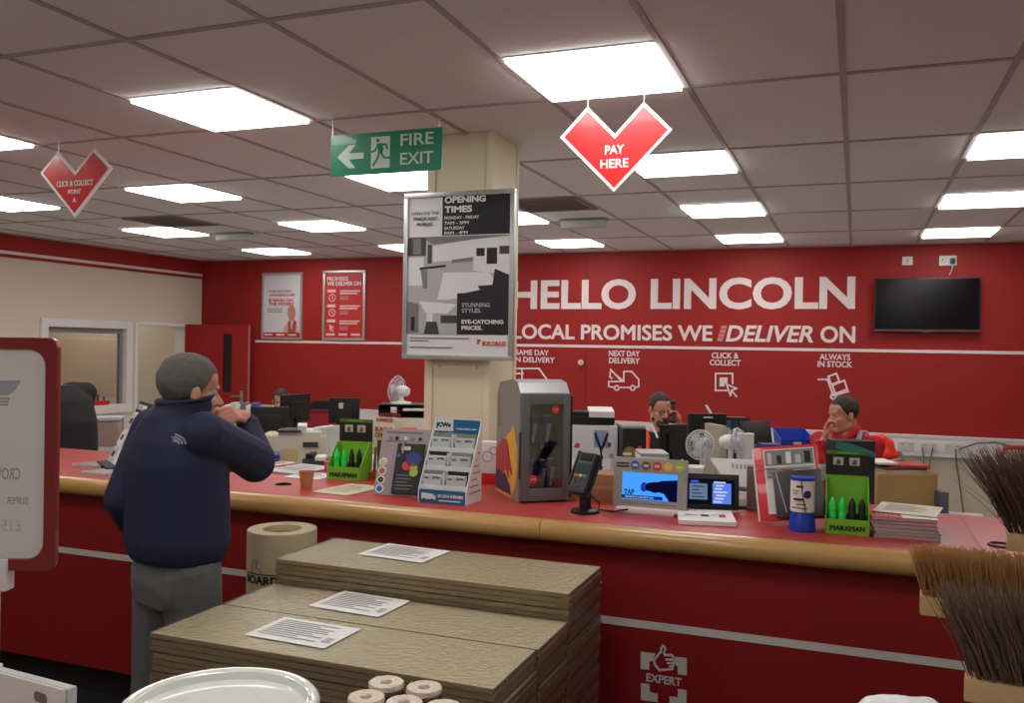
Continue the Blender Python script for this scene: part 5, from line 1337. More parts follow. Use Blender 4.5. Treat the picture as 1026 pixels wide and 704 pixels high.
t = boxthing('desk_telephone', 'dark grey desk telephone with a white slip, beside the printer', 'telephone', 322, 7.05, DZ, .24, .2, .09, DGREY, FACE)
MB().box(-.1, -.045, -.09, .09, .09, .13).build('handset', BLACK, t, bevel=.01)
MB().box(-.02, .06, -.1, .0, .091, .12, M=Matrix.Rotation(.1, 4, 'X')).build('white_slip', PAPER, t, smooth=0)
t = boxthing('red_desk_screen', 'red upholstered desk screen left of the first marker box', 'desk screen', 318, 8.7, .001, .37, .04, 1.07, mat('crimson_cloth', (160, 26, 48), .8), FACE, None, .006, 'panel')
MB().box(-.18, .18, -.022, .022, 1.05, 1.08).build('top_rail', mat('crimson_rail', (120, 20, 36), .5), t)
t = thing('office_chair', 'black office chair back showing above the red desk screen', 'chair', PD(322, 400, 9.55)*1, FACE, 'office chairs'); t.location.z = .001
def chair_parts(t, m, zt=1.15, bwid=.4):
    MB().box(-.22, .22, -.22, .2, .42, .49).build('seat', m, t, bevel=.03)
    MB().prism([(-bwid/2, .58), (bwid/2, .58), (bwid/2, zt-.06), (bwid*.32, zt), (-bwid*.32, zt), (-bwid/2, zt-.06)], .2, .26).build('backrest', m, t, bevel=.02)
    MB().box(-.03, .03, .2, .25, .4, .6).build('back_bar', BLACK, t)
    MB().cyl((0, 0, .09), (0, 0, .43), .025).build('gas_column', BLACK, t)
    for k in range(5):
        w0 = 2*PI*k/5
        MB().cyl((0, 0, .1), (.27*math.cos(w0), .27*math.sin(w0), .06), .02, .014, n=8).build('leg', BLACK, t)
        MB().sph((.27*math.cos(w0), .27*math.sin(w0), .028), .027, nu=10, nv=7).build('caster', BLACK, t)
chair_parts(t, MATTBLACK, 1.10)
for k in range(2):
    boxthing('box_file', ['white box file left of the first marker box, first of two', 'white box file left of the first marker box, second of two'][k], 'box file', 325.5+6.5*k, 7.5, DZ, .038, .25, .30, [PAPER, PAPERG][k], 0, 'box files')
# fan cabinet by the column
p = PD(406, 410, 7.4)
t = thing('storage_cabinet', 'cream desktop cabinet carrying letter trays and fan, left of the column', 'cabinet', (p.x, p.y, DZ), FACE)
cz = .40
MB().box(-.2, .2, -.16, .16, 0, cz).build('carcass', mat('cabinet_cream', (222, 214, 196), .5), t, bevel=.004)
MB().box(-.195, .0, -.165, -.16, .01, cz-.01).build('door', mat('cabinet_cream', (222, 214, 196), .5), t, smooth=0)
MB().box(-.02, -.01, -.175, -.165, .2, .26).build('door_handle', STEEL, t)
z0 = DZ+cz
t = thing('letter_tray', 'black letter trays with papers under the white fan', 'letter tray', (p.x, p.y, z0+.001), FACE)
for k in range(2):
    MB().box(-.2, .2, -.15, .15, .05*k, .05*k+.006).box(-.2, -.194, -.15, .15, .05*k, .05*k+.045).box(.194, .2, -.15, .15, .05*k, .05*k+.045).box(-.2, .2, .144, .15, .05*k, .05*k+.045).build('tray', BLACK, t, smooth=0)
MB().box(-.19, -.02, -.165, .1, .007, .035).build('red_folder', mat('folder_red', (150, 26, 30), .5), t, bevel=.002)
MB().box(-.1, -.05, -.15, -.14, .04, .085).build('tray_tag', PAPER, t, smooth=0)
MB().box(.0, .19, -.155, .1, .057, .075).build('paper_wad', PAPER, t, bevel=.003)
MB().box(-.2, .2, -.14, .15, .101, .106).build('tray_cover', BLACK, t, smooth=0)
def fan(px, d, z, zc, rad, rz, lab):
    p = PD(px, 400, d)
    t = thing('desk_fan', lab, 'fan', (p.x, p.y, z), rz, 'white desk fans')
    h = zc-z
    FW_ = mat('fan_white', (232, 232, 236), .35)
    MB().lathe([(.001, 0), (rad*.75, 0), (rad*.72, .012), (rad*.3, .02), (.02, .03), (.016, h-.03), (.001, h-.02)], n=28).build('stand', FW_, t)
    tl = Matrix.Translation((0, 0, h)) @ Matrix.Rotation(math.radians(-8), 4, 'X')
    def xf(o): o.data.transform(tl); return o
    mo = MB().lathe([(.001, -.07), (.034, -.065), (.046, -.03), (.044, .02), (.001, .03)], n=24).build('motor_housing', FW_, t)
    mo.data.transform(Matrix.Rotation(PI/2, 4, 'X')); xf(mo)
    bl = MB()
    for k in range(3):
        w0 = 2*PI*k/3
        A = Matrix.Rotation(w0, 4, 'Y')
        pts = [(.015, -.05, .0), (rad*.5, -.058, rad*.42), (rad*.82, -.052, rad*.28), (rad*.8, -.042, -.02), (rad*.4, -.04, -.012)]
        vs = [A @ Vector(v) for v in pts]+[A @ (Vector(v)+Vector((0, .002, 0))) for v in pts]
        bl = MB().add(vs, [(0, 1, 2, 3, 4), (9, 8, 7, 6, 5)]+[(i, i+5, (i+1) % 5+5, (i+1) % 5) for i in range(5)])
        xf(bl.build('blade', mat('fan_blade', (196, 200, 208), .2), t))
    hub = xf(MB().cyl((0, -.065, 0), (0, -.04, 0), .022, n=16).build('hub', FW_, t, bevel=.004))
    g = MB()
    for yy, rr in ((-.075, rad*.35), (-.08, rad*.6), (-.074, rad*.82), (-.05, rad), (-.025, rad*.9), (-.02, rad*.6)):
        g.tube([(rr*math.cos(2*PI*k/28), yy, rr*math.sin(2*PI*k/28)) for k in range(29)], .0016 if rr < rad else .004, 5)
    for k in range(28):
        w0 = 2*PI*k/28; c_, s_ = math.cos(w0), math.sin(w0)
        g.tube([(.02*c_, -.078, .02*s_), (rad*.6*c_, -.08, rad*.6*s_), (rad*c_, -.05, rad*s_), (rad*.6*c_, -.02, rad*.6*s_), (.03*c_, -.018, .03*s_)], .0011, 4)
    xf(g.build('guard', mat('fan_guard', (214, 214, 218), .35), t))
    return t
fan(402, 7.38, z0+.001+.107, 1.345, .115, FACE-2.0, 'white desk fan on the black letter trays, left of the column')
fan(705, 5.4, DZ, 1.145, .088, FACE-.55, 'white desk fan with large face in front of the black monitor')
fan(733, 5.6, DZ, 1.15, .08, FACE+.9, 'second white desk fan, turned aside, right of the first')
p_ = boxthing('parts_carton', 'orange and black carton in front of the cream cabinet', 'carton', 410, 7.0, DZ, .24, .14, .31, mat('carton_black', (50, 40, 36), .6), FACE)
MB().box(-.11, .1, -.073, -.07, .16, .25).build('orange_panel', mat('carton_orange', (206, 136, 40), .5), p_, smooth=0)
MB().cyl((.03, -.07, .225), (.03, -.076, .225), .045, n=24).build('round_window', mat('carton_cream', (226, 214, 180), .5), p_, smooth=0)
MB().box(-.08, .06, -.06, .05, .31, .34).build('red_packet', mat('packet_red', (206, 60, 50), .5), p_, bevel=.002)
# brochure carousel by the red door
p = PD(243, 420, 8.2)
t = thing('brochure_carousel', 'white carousel of brochures by the red door', 'leaflet rack', (p.x, p.y, .001), FACE)
MB().box(-.15, .15, -.1, .1, 0, .9).build('cabinet', LGREY, t, bevel=.004)
for k in range(6): MB().box(-.14+.048*k, -.10+.048*k, -.08, .08, .901, 1.15+.02*((k*3) % 2)).build('brochure', [PAPER, PAPERG, PAPER, INKG, PAPER, mat('brochure_blue', (70, 90, 180), .5)][k], t, bevel=.002)
# centre: white plan box, black printer on it, tower, file
t = boxthing('sticker_cabinet', 'pale desktop cabinet with stickers beside the drinks fridge', 'cabinet', 592, 5.9, DZ, .34, .3, .49, mat('pale_cabinet', (206, 208, 212), .5), FACE-.05, None, .005, 'carcass')
for (x_, z_, a_, col) in ((-.09, .36, .02, (190, 70, 80)), (.08, .42, .028, (90, 100, 150)), (.11, .37, .02, (70, 80, 120)), (-.06, .2, .025, (90, 160, 120)), (.06, .22, .02, (90, 90, 140)), (.13, .3, .018, (150, 150, 190))):
    MB().prism([(x_-a_, z_-a_*.5), (x_+a_*.7, z_-a_*.8), (x_+a_, z_+a_*.6), (x_-a_*.3, z_+a_)], -.152, -.15).build('sticker', mat('stk%d' % col[0], col, .5), t, smooth=0)
for x0_ in (-.13, .01): MB().box(x0_, x0_+.12, -.1515, -.15, .16, .28).build('sticker_sheet', PAPER, t, smooth=0)
t = boxthing('black_printer', 'black compact printer with white paper, on the stickered cabinet', 'printer', 592, 5.9, DZ+.491, .30, .2, .07, BLACK, FACE, None, .012)
MB().box(-.14, .0, -.11, .08, .07, .085).build('document_lid', MATTBLACK, t, bevel=.004)
MB().box(-.02, .14, -.14, .03, .071, .11, M=Matrix.Rotation(.12, 4, 'X')).build('white_paper', PAPER, t, smooth=0)
t = boxthing('computer_tower', 'black computer tower with brass disc and red dot on its side', 'computer tower', 632, 5.75, DZ, .15, .30, .49, BLACK, FACE+.05, None, .006, 'case')
MB().cyl((-.03, -.15, .34), (-.03, -.156, .34), .038, n=28).build('brass_disc', mat('brass', (150, 128, 84), .35, metal=.6), t)
MB().cyl((.035, -.15, .37), (.035, -.156, .37), .013, n=18).build('red_dot', RED, t)
MB().box(-.072, -.02, -.16, -.156, .325, .34).build('white_strip', WHITE, t, smooth=0)
MB().box(-.072, .072, -.14, .14, .4905, .505).build('silver_lid', ALU, t, bevel=.002)
t = boxthing('magazine_file', 'white magazine file with black diagonal stripe, under the telephone caller', 'magazine file', 654, 5.3, DZ, .165, .24, .365, PAPER, FACE, None, .003)
MB().prism([(-.0, .2), (.03, .2), (.085, .33), (.085, .36), (.06, .35)], -.1225, -.12).build('diagonal_stripe', INK, t, smooth=0)
MB().box(-.082, .082, -.12, .12, .366, .385).build('clipboard', mat('clip_silver', (190, 190, 190), .4), t, bevel=.003)
# lever files on a riser, beige folder, roll, stick
p = PD(733, 420, 6.45)
t = thing('desk_riser', 'black desk riser carrying upright files between fans and printer', 'riser', (p.x, p.y, DZ), FACE)
MB().box(-.12, .12, -.13, .13, .0, .2).build('body', MATTBLACK, t, bevel=.004)
for k in range(5):
    o_ = Vector((-.085+.041*k, 0, 0))
    q_ = Vector((p.x, p.y, DZ+.2005))+o_
    col = [(150, 136, 110), (60, 56, 54), (40, 90, 110), (36, 52, 80), (60, 60, 62)][k]
    t = thing('lever_arch_file', ['tan', 'charcoal', 'teal', 'dark blue', 'dark grey'][k]+' lever arch file upright on the riser behind the fans', 'file', q_, 0, 'lever arch files')
    MB().box(-.018, .018, -.12, .12, 0, .29).build('cover', mat('file%d%d' % col[:2], col, .5), t, bevel=.002)
    MB().box(-.01, .01, -.1215, -.12, .14, .24).build('spine_label', PAPERG, t, smooth=0)
q_ = Vector((p.x, p.y, DZ+.4915))
t = thing('flat_tray', 'flat brown tray laid across the tops of the files', 'tray', q_, FACE)
MB().box(-.13, .11, -.1, .1, 0, .014).build('base', mat('dark_brown_tray', (70, 40, 36), .5), t, bevel=.004)
MB().box(-.13, .11, -.1, -.092, .014, .022).build('front_rim', mat('dark_brown_tray', (70, 40, 36), .5), t)
boxthing('beige_folder', 'beige folder standing on edge between the two fans', 'folder', 717.5, 5.9, DZ, .04, .24, .50, mat('folder_beige', (170, 160, 136), .6), FACE+.25, None, .004)
p = PD(747, 435, 5.62)
t = thing('paper_towel_roll', 'white paper towel roll standing right of the fans', 'paper roll', (p.x, p.y, DZ), 0)
MB().lathe([(.018, 0), (.052, 0), (.052, .47), (.018, .47)], n=28, closed=True).build('paper', PAPER, t)
MB().cyl((0, 0, .0), (0, 0, .472), .018).build('core', CARDB, t)
a_, b_ = PD(703, 399, 6.4), PD(715, 418, 6.4)
dr = (b_-a_).normalized(); k_ = (DZ-a_.z)/dr.z; e_ = a_+dr*k_
t = thing('sign_stick', 'thin black and white stick leaning up behind the large black monitor', 'stick', e_*1)
L_ = a_-e_
MB().cyl((0, 0, .004), L_*.5, .008, n=8).build('shaft', PAPER, t); MB().cyl(L_*.5, L_*.93, .009, n=8).build('white_grip', PAPER, t); MB().cyl(L_*.93, L_, .008, .002, n=8).build('black_tip', BLACK, t)
# black printer with purple paper, blue crate on drawers, red bottle
p = PD(762, 440, 6.0)
t = thing('ink_printer', 'black ink printer with raised lid and purple paper, left of the blue crate', 'printer', (p.x, p.y, DZ), FACE+.1)
MB().box(-.11, .11, -.12, .14, 0, .35).build('body', BLACK, t, bevel=.012)
MB().box(-.115, .105, 0, .014, 0, .16, M=Matrix.Translation((0, .05, .36)) @ Matrix.Rotation(math.radians(-18), 4, 'X')).build('raised_lid', BLACK, t, bevel=.004)
MB().box(-.09, .1, -.24, -.1, .338, .35).build('output_tray', LGREY, t, bevel=.003)
MB().box(-.06, .06, -.21, -.1, .351, .385, M=Matrix.Rotation(.0, 4, 'X')).build('purple_paper', mat('purple_paper', (70, 60, 130), .6), t, bevel=.002)
p = PD(795, 440, 6.85)
t = thing('drawer_unit', 'grey desktop drawer unit under the blue crate', 'drawers', (p.x, p.y, .001), FACE)
MB().box(-.15, .13, -.18, .18, 0, .985).build('carcass', GREY, t, bevel=.004)
for k in range(4):
    dw = MB().box(-.14, .12, -.188, -.18, .03+.24*k, .25+.24*k).build('drawer', LGREY, t, bevel=.002)
    MB().box(-.04, .04, -.198, -.188, .13+.24*k, .15+.24*k).build('drawer_handle', STEEL, dw)
t = thing('blue_crate', 'open blue plastic crate in front of the white trunking', 'crate', (p.x, p.y, .987), FACE)
mm = MB()
w0, w1, hh_ = .115, .125, .135
mm.add([(-w0, -.08, 0), (w0, -.08, 0), (w0, .1, 0), (-w0, .1, 0), (-w1, -.1, .07), (w1, -.1, .07), (w1, .12, hh_), (-w1, .12, hh_)], [(0, 1, 2, 3), (0, 4, 5, 1), (1, 5, 6, 2), (2, 6, 7, 3), (3, 7, 4, 0)])
o = mm.build('bin', BLUE, t, smooth=0); s_ = o.modifiers.new('thick', 'SOLIDIFY'); s_.thickness = .006
MB().box(-.03, .03, -.1, -.09, .03, .05).build('label_plate', PAPERG, t, smooth=0)
p = PD(820, 440, 5.55)
t = thing('red_bottle', 'red bottle with white label, by the seated man’s hand', 'bottle', (p.x, p.y, DZ), 0)
p_ = PD(820, 445, 5.55)
MB().lathe([(.001, 0), (.045, 0), (.048, .02), (.048, .30), (.035, .36), (.018, .385), (.018, .41), (.001, .41)], n=24).build('body', RED, t)
MB().lathe([(.001, .411), (.02, .411), (.02, .44), (.001, .442)], n=16).build('cap', RED, t)
MB().lathe([(.0485, .2), (.0485, .3)], n=24).build('label_band', PAPER, t)
# dark blue coat on a chair, teal striped black box, cardboard box with papers
p = PD(812, 470, 4.68)
t = thing('office_chair', 'office chair with dark blue padded back behind the catalogue rack', 'chair', (p.x, p.y, .001), FACE+.5, 'office chairs')
chair_parts(t, mat('dark_blue_cloth', (24, 30, 52), .85), 1.17, .30)
t = boxthing('black_carton', 'black carton with teal diagonal stripe, in front of the seated man', 'carton', 853, 5.35, DZ, .24, .14, .465, mat('carton_matt', (34, 36, 38), .5), FACE+.06)
MB().prism([(-.12, .465), (-.12, .42), (.12, .37), (.12, .40), (-.04, .455)], -.0715, -.07).build('teal_stripe', mat('teal_print', (50, 130, 120), .5), t, smooth=0)
p = PD(903, 480, 5.75)
t = thing('cardboard_box', 'brown cardboard box with magazines on top, behind the catalogue stack', 'box', (p.x-.02, p.y, DZ), FACE+.12)
MB().box(-.22, .18, -.15, .15, 0, .235).build('carton', CARDB, t, bevel=.003)
MB().box(-.22, .18, -.152, -.15, .222, .235).build('top_flap', mat('cardboard_pale', (196, 160, 110), .8), t, smooth=0)
for k in range(4):
    boxthing('magazine', ['magazine at the bottom of the pile on the cardboard box', 'magazine second from the bottom on the cardboard box', 'red covered magazine near the top on the cardboard box', 'white paper wad on top of the cardboard box'][k], 'magazine', [903, 900, 906, 884][k], 5.75, DZ+.2355+.016*k, [.3, .28, .26, .12][k], .22, .015, [PAPERG, mat('mag_dark', (96, 80, 76), .5), mat('mag_red', (190, 60, 60), .4), PAPER][k], FACE+[.1, .15, -.05, .0][k], 'magazines on the cardboard box', .002, 'pages')
boxthing('slate_box', 'slate grey box just right of the brown cardboard box', 'box', 944, 5.6, DZ, .05, .12, .13, mat('slate', (84, 88, 98), .5), FACE)
t = boxthing('note_pad', 'bright pink note pad beside the first marker box', 'note pad', 330, 4.62, CT, .035, .04, .055, mat('neon_pink', (240, 50, 120), .5), FACE, None, .002, 'pad')
# cardboard parcel behind the card terminal
t = thing('parcel', 'small brown cardboard parcel behind the card terminal', 'parcel', (PY(590, 490, 3.72).x, 3.80, CT), .1)
MB().box(-.11, .12, -.06, .08, 0, .115).build('carton', mat('parcel_brown', (170, 126, 92), .8), t, bevel=.003)
MB().box(-.11, .12, -.0615, -.06, .05, .065).build('parcel_tape', mat('tape_tan', (186, 146, 100), .3), t, smooth=0)
# upright leaflets on a thin stand behind the terminal
p = PY(602, 470, 4.0)
t = thing('leaflet_stand', 'thin black stand holding a small blue card, behind the card terminal', 'stand', (p.x, 4.0, CT), .1)
MB().cyl((0, 0, 0), (0, 0, .2), .005, n=8).tube([(0, 0, .19), (-.03, 0, .27)], .006, 6).tube([(0, 0, .19), (.03, 0, .27)], .006, 6).build('forked_post', BLACK, t)
MB().cyl((0, 0, 0), (0, 0, .006), .04, n=20).build('foot', BLACK, t)
MB().box(-.035, .03, .006, .009, .2, .28).build('blue_card', mat('pale_blue_card', (150, 164, 210), .5), t, smooth=0)
# things by the office window
p = PD(110, 430, 7.6)
t = thing('pedestal_cabinet', 'grey pedestal cabinet below the office window', 'cabinet', (p.x, p.y, .001), .6)
MB().box(-.2, .2, -.2, .2, 0, .84).build('carcass', LGREY, t, bevel=.006)
for k in range(3): MB().box(-.18, .18, -.207, -.2, .04+.27*k, .28+.27*k).build('drawer', PAPERG, t, bevel=.002)
t = thing('clear_tub', 'clear plastic tub of white papers near the brochure rack', 'tub', (PD(109, 440, 7.5).x, PD(109, 440, 7.5).y, .842), .6)
MB().box(-.09, .09, -.09, .09, 0.004, .2).build('paper_contents', mat('pinkish_paper', (230, 206, 198), .7), t, bevel=.01)
MB().box(-.1, .1, -.1, .1, 0, .22).build('tub_wall', ACRYL, t, bevel=.01)
MB().box(-.105, .105, -.105, .105, .221, .24).build('tub_lid', mat('pale_blue_lid', (190, 200, 214), .4), t, bevel=.006)
p = PX(102, 405, XL+.02)
t = thing('red_desk_tidy', 'small red tidy on the office window ledge', 'desk tidy', (XL+.0, PX(102, 405, XL).y, .9705), 0)
MB().box(-.04, .02, -.12, .1, 0, .05).build('tray', RED, t, bevel=.01)
MB().cyl((-.01, -.05, .05), (-.01, -.05, .12), .012).cyl((-.0, .03, .05), (-.0, .03, .1), .01).build('pen_pot', DGREY, t)
# orange vest over a chair by the wall
p = PD(899, 455, 6.75)
t = thing('office_chair', 'office chair under the orange hi-vis vest, by the trunking', 'chair', (p.x, p.y, .001), FACE+.15, 'office chairs')
chair_parts(t, MATTBLACK, 1.03, .22)
mb = MB(); mat_r = Matrix.Rotation(FACE+.15, 4, 'Z')
def vl(x, y, z): w = mat_r @ Vector((x, y, 0)); return (p.x+w.x, p.y+w.y, z)
for (x, y, z, r) in ((-.06, .23, 1.02, .062), (0, .23, 1.03, .062), (.05, .23, 1.0, .065), (-.08, .22, .92, .06), (.0, .2, .93, .06), (.08, .22, .92, .065), (.12, .22, .85, .06), (-.09, .2, .82, .06), (0, .19, .82, .06), (.14, .22, .78, .055), (-.09, .2, .72, .05), (.05, .19, .74, .06)):
    mb.sph(vl(x, y, z), r)
vst = blob(mb, 'hi_vis_vest', HIVIS, None, .012, 14)
tag(vst, 'orange hi-vis vest draped over the chair beside the seated man', 'vest')
tp = MB()
for (x0, z0, x1, z1) in ((-.13, .86, .0, .875), (.0, .875, .11, .90), (.10, .96, .15, .86)):
    a_, b_ = Vector(vl(x0, .13, z0)), Vector(vl(x1, .135, z1))
    tp.cap(a_, b_, .018)
bt = blob(tp, 'reflective_tape', HIVISG, vst, .008, 2)
# red chair at the far right behind the brooms
p = PD(1030, 455, 6.2)
t = thing('red_chair', 'red framed chair back just behind the tallest broom', 'chair', (p.x, p.y, .001), FACE+.1)
rc_ = mat('chair_red', (180, 30, 50), .5)
MB().tube([(-.2, 0, 0), (-.2, 0, 1.0), (-.17, 0, 1.08), (.17, 0, 1.08), (.2, 0, 1.0), (.2, 0, 0)], .016).build('back_frame', rc_, t)
MB().box(-.18, .18, -.008, .012, .85, 1.05).build('backrest', PAPER, t, bevel=.01)
MB().box(-.2, .2, -.4, .0, .43, .46).build('seat', rc_, t, bevel=.01)
for sx in (-.19, .19): MB().cyl((sx, -.38, 0), (sx, -.38, .43), .014).build('leg', rc_, t)

# ================================================================== PEOPLE
def basis(f, upv=Vector((0, 0, 1))):
    f = f.normalized(); r = f.cross(upv).normalized(); u = r.cross(f)
    return Matrix((r, f, u)).transposed()      # columns: right, forward, up
def add_head(mb, c, f, up, neck, s=1.0):
    B = basis(f, up)
    P = lambda x, y, z: Vector(c)+B @ (Vector((x, y, z))*s)
    S = lambda *r: tuple(q*s for q in r)
    mb.sph(P(0, -.014, .036), S(.074, .094, .084), B); mb.sph(P(0, .03, -.04), S(.060, .060, .078), B)
    mb.sph(P(0, .062, -.094), S(.03, .024, .024), B); mb.sph(P(0, .04, .045), S(.062, .05, .05), B)
    mb.cap(P(0, .086, .004), P(0, .110, -.033), .008*s, .014*s); mb.sph(P(.012, .096, -.036), .009*s); mb.sph(P(-.012, .096, -.036), .009*s)
    mb.cap(P(-.03, .079, .02), P(.03, .079, .02), .013*s)
    for q in (-1, 1):
        mb.sph(P(q*.036, .062, -.03), S(.024, .022, .026), B)
        mb.sph(P(q*.078, -.008, -.012), S(.010, .019, .032), B)
        mb.cap(P(q*.045, .0, -.075), P(q*.015, .062, -.098), .022*s)
    mb.cap(P(-.018, .083, -.064), P(.018, .083, -.064), .009*s)
    mb.cap(P(0, -.03, -.06), neck, .058*s, .064*s)
def add_hand(mb, w, d, nrm, thumb_side, curl=.6, s=1.0, fingers=None):
    """w wrist, d forearm direction, nrm palm normal (fingers curl toward it), thumb_side +1/-1 along d x nrm."""
    d = d.normalized(); nrm = (nrm-d*nrm.dot(d)).normalized(); sd = d.cross(nrm)*thumb_side
    w = Vector(w)
    mb.cap(w, w+d*.03*s, .026*s, .030*s)
    for q in (-.026, -.009, .009, .026): mb.cap(w+d*.02*s+sd*q*.6*s, w+d*.085*s+sd*q*s, .014*s, .0125*s)
    lens = [(.046, .03, .024), (.05, .033, .025), (.046, .031, .024), (.036, .024, .02)]
    for k, q in enumerate((.028, .0095, -.0095, -.028)):
        p = w+d*.088*s+sd*q*s; a = 0
        for j, l in enumerate(lens[k]):
            a += curl*(.75, .95, .7)[j]*(1+.08*k)
            dd = d*math.cos(a)+nrm*math.sin(a)+sd*.04*(1.5-k)
            n = p+dd.normalized()*l*s
            mb.cap(p, n, (.0095, .0088, .0080)[j]*s, (.0088, .008, .0072)[j]*s); p = n
    p = w+d*.025*s+sd*.028*s
    for l, dd, r0, r1 in ((.042, d*.65+sd*.7+nrm*.35, .013, .0115), (.034, d*.8+sd*.25+nrm*.65, .0115, .010), (.026, d*.75-sd*.1+nrm*.7, .010, .0085)):
        n = p+dd.normalized()*l*s; mb.cap(p, n, r0*s, r1*s); p = n
def loft(mb, rings, n=20):
    """rings: (centre, right vec, forward vec) elliptical sections, closed at both ends"""
    vs = []; fs = []
    for c, a, b in rings:
        for k in range(n):
            w = 2*PI*k/n; ca, sa = math.cos(w), math.sin(w)
            e = .82
            vs.append(Vector(c)+a*(abs(ca)**e*(1 if ca > 0 else -1))+b*(abs(sa)**e*(1 if sa > 0 else -1)))
    for j in range(len(rings)-1):
        for k in range(n): fs.append((j*n+k, j*n+(k+1) % n, (j+1)*n+(k+1) % n, (j+1)*n+k))
    fs.append(tuple(range(n-1, -1, -1))); fs.append(tuple((len(rings)-1)*n+k for k in range(n)))
    mb.add(vs, fs)
def hair(c, f, up, m, parent, s=1.0, front=.07, side=.012, back=-.06, fuzz=.004, vol=1.0, seed=1):
    B = basis(f, up); nu, nv = 56, 40
    vs = []; fs = []
    C = Vector((0, -.012, .036))
    for j in range(nv+1):
        ph = PI*j/nv
        for i in range(nu):
            w = 2*PI*i/nu
            v = Vector((.0795*vol*math.sin(ph)*math.sin(w), .100*vol*math.sin(ph)*math.cos(w), .0905*vol*math.cos(ph)))
            az = abs(math.degrees(math.atan2(v.x, v.y)))        # 0 straight ahead
            if az < 40: lim = front+(side-front)*0.0
            elif az < 75: lim = front+(side-front)*(az-40)/35
            elif az < 100: lim = side-.012*(az-75)/25
            else: lim = side-.012+(back-side+.012)*min(1, (az-100)/35)
            z = v.z+C.z
            n1 = noise.noise(v*60+Vector((seed, 0, 0))); n2 = noise.noise(v*170)
            k = 1+fuzz/.09*(n1+.7*n2)
            lim += .008*n1
            if z < lim: k *= max(.80, 1-(lim-z)*6)
            vs.append(Vector(c)+B @ ((C+v*k)*s))
    for j in range(nv):
        for i in range(nu):
            a, b = j*nu+i, j*nu+(i+1) % nu
            fs.append((a, b, b+nu, a+nu))
    mb = MB().add(vs, fs)
    return mb.build('hair', m, parent, smooth=180)
def eyes(c, f, up, parent, s=1.0):
    B = basis(f, up)
    for q in (-1, 1):
        MB().sph(Vector(c)+B @ (Vector((q*.030, .0715, .002))*s), .0118*s, nu=12, nv=8).build('eye', mat('eye_white', (176, 162, 152), .4), parent)
        MB().sph(Vector(c)+B @ (Vector((q*.030, .0788, .002))*s), .0056*s, nu=10, nv=7).build('iris', mat('eye_dark', (40, 34, 32), .2), parent)

# ---- the customer in the navy jacket
root = PD(178, 500, 3.17); root.z = 0
def L(a, b, z): return root+RH*a+FH*b+Vector((0, 0, z))
th = math.radians(40)
bf = FH*math.cos(th)+RH*math.sin(th); br_ = RH*math.cos(th)-FH*math.sin(th)
def Bp(s_, w_, z): return root+br_*s_+bf*w_+Vector((0, 0, z))
hc_ = L(.038, .0, 1.546); hth = math.radians(50)
hf = (FH*math.cos(hth)+RH*math.sin(hth)+Vector((0, 0, -.12))); hup = Vector((0, 0, 1))
neck = Bp(.0, -.01, 1.435)
RS, LS = Bp(.180, -.01, 1.405), Bp(-.178, .0, 1.40)
RE, RW = L(.236, .13, 1.29), L(.176, .225, 1.425)
LE, LW = L(-.208, .03, 1.155), L(-.165, .14, .985)
RHIP, LHIP = Bp(.088, 0, .93), Bp(-.088, 0, .93)
RK, LK = Bp(.10, .035, .50), Bp(-.125, .0, .50)
RA, LA = Bp(.11, -.01, .085), Bp(-.15, -.03, .085)
mb = MB()
add_head(mb, hc_, hf, hup, neck, 1.04)
loft(mb, [(Bp(0, 0, .86), br_*.15, bf*.10), (Bp(0, 0, .95), br_*.165, bf*.11), (Bp(0, .01, 1.08), br_*.15, bf*.10), (Bp(0, 0, 1.28), br_*.17, bf*.11), (Bp(0, -.01, 1.37), br_*.16, bf*.09), (Bp(0, -.01, 1.43), br_*.08, bf*.07)])
for A_, B_, C_ in ((RS, RE, RW), (LS, LE, LW)): mb.cap(A_, B_, .052, .042); mb.cap(B_, C_, .042, .028)
for A_, B_, C_, f_ in ((RHIP, RK, RA, 1), (LHIP, LK, LA, -1)):
    mb.cap(A_, B_, .082, .056); mb.cap(B_, C_, .056, .04)
    mb.cap(C_-Vector((0, 0, .05)), C_+bf*.15-Vector((0, 0, .055)), .036, .028)
mouth = hc_+hf.normalized()*.11+Vector((0, 0, -.055))
add_hand(mb, RW, (mouth+bf*.02-RW), -br_*.6+FH*-.5+Vector((0, 0, -.4)), -1, 1.05, 1.08)
add_hand(mb, LW, (Bp(-.15, .1, .86)-LW), br_, 1, .4, 1.0)
man = blob(mb, 'person', SKIN, None, .0055, 5)
tag(man, 'man in navy jacket and grey trousers seen from behind, hand raised to his mouth', 'person')
hair(hc_, hf, hup, HAIRG, man, 1.04, front=.075, side=.0, back=-.085, fuzz=.0028, vol=1.04)
eyes(hc_, hf, hup, man, 1.04)
mb = MB()
loft(mb, [(Bp(0, 0, .955), br_*.185, bf*.135), (Bp(0, 0, .975), br_*.196, bf*.145), (Bp(0, .0, 1.02), br_*.208, bf*.155), (Bp(0, .0, 1.16), br_*.208, bf*.15), (Bp(0, -.005, 1.30), br_*.212, bf*.145), (Bp(0, -.012, 1.37), br_*.198, bf*.125), (Bp(0, -.014, 1.42), br_*.16, bf*.105), (Bp(.0, -.012, 1.455), br_*.112, bf*.098), (L(.02, -.004, 1.49), br_*.094, bf*.094), (L(.022, -.004, 1.52), br_*.094, bf*.094)])
mb.cap(Bp(.15, -.015, 1.39), RS, .075, .078); mb.cap(RS, RE, .080, .074); mb.cap(RE, RW.lerp(RE, .12), .074, .044)
mb.cap(Bp(-.15, -.01, 1.385), LS, .072, .074); mb.cap(LS, LE, .077, .066); mb.cap(LE, LW, .066, .058)
mb.cap(RE+Vector((0, 0, -.012)), RE.lerp(RS, .4), .074, .07)
jk = blob(mb, 'jacket', NAVY, man, .0065, 7)
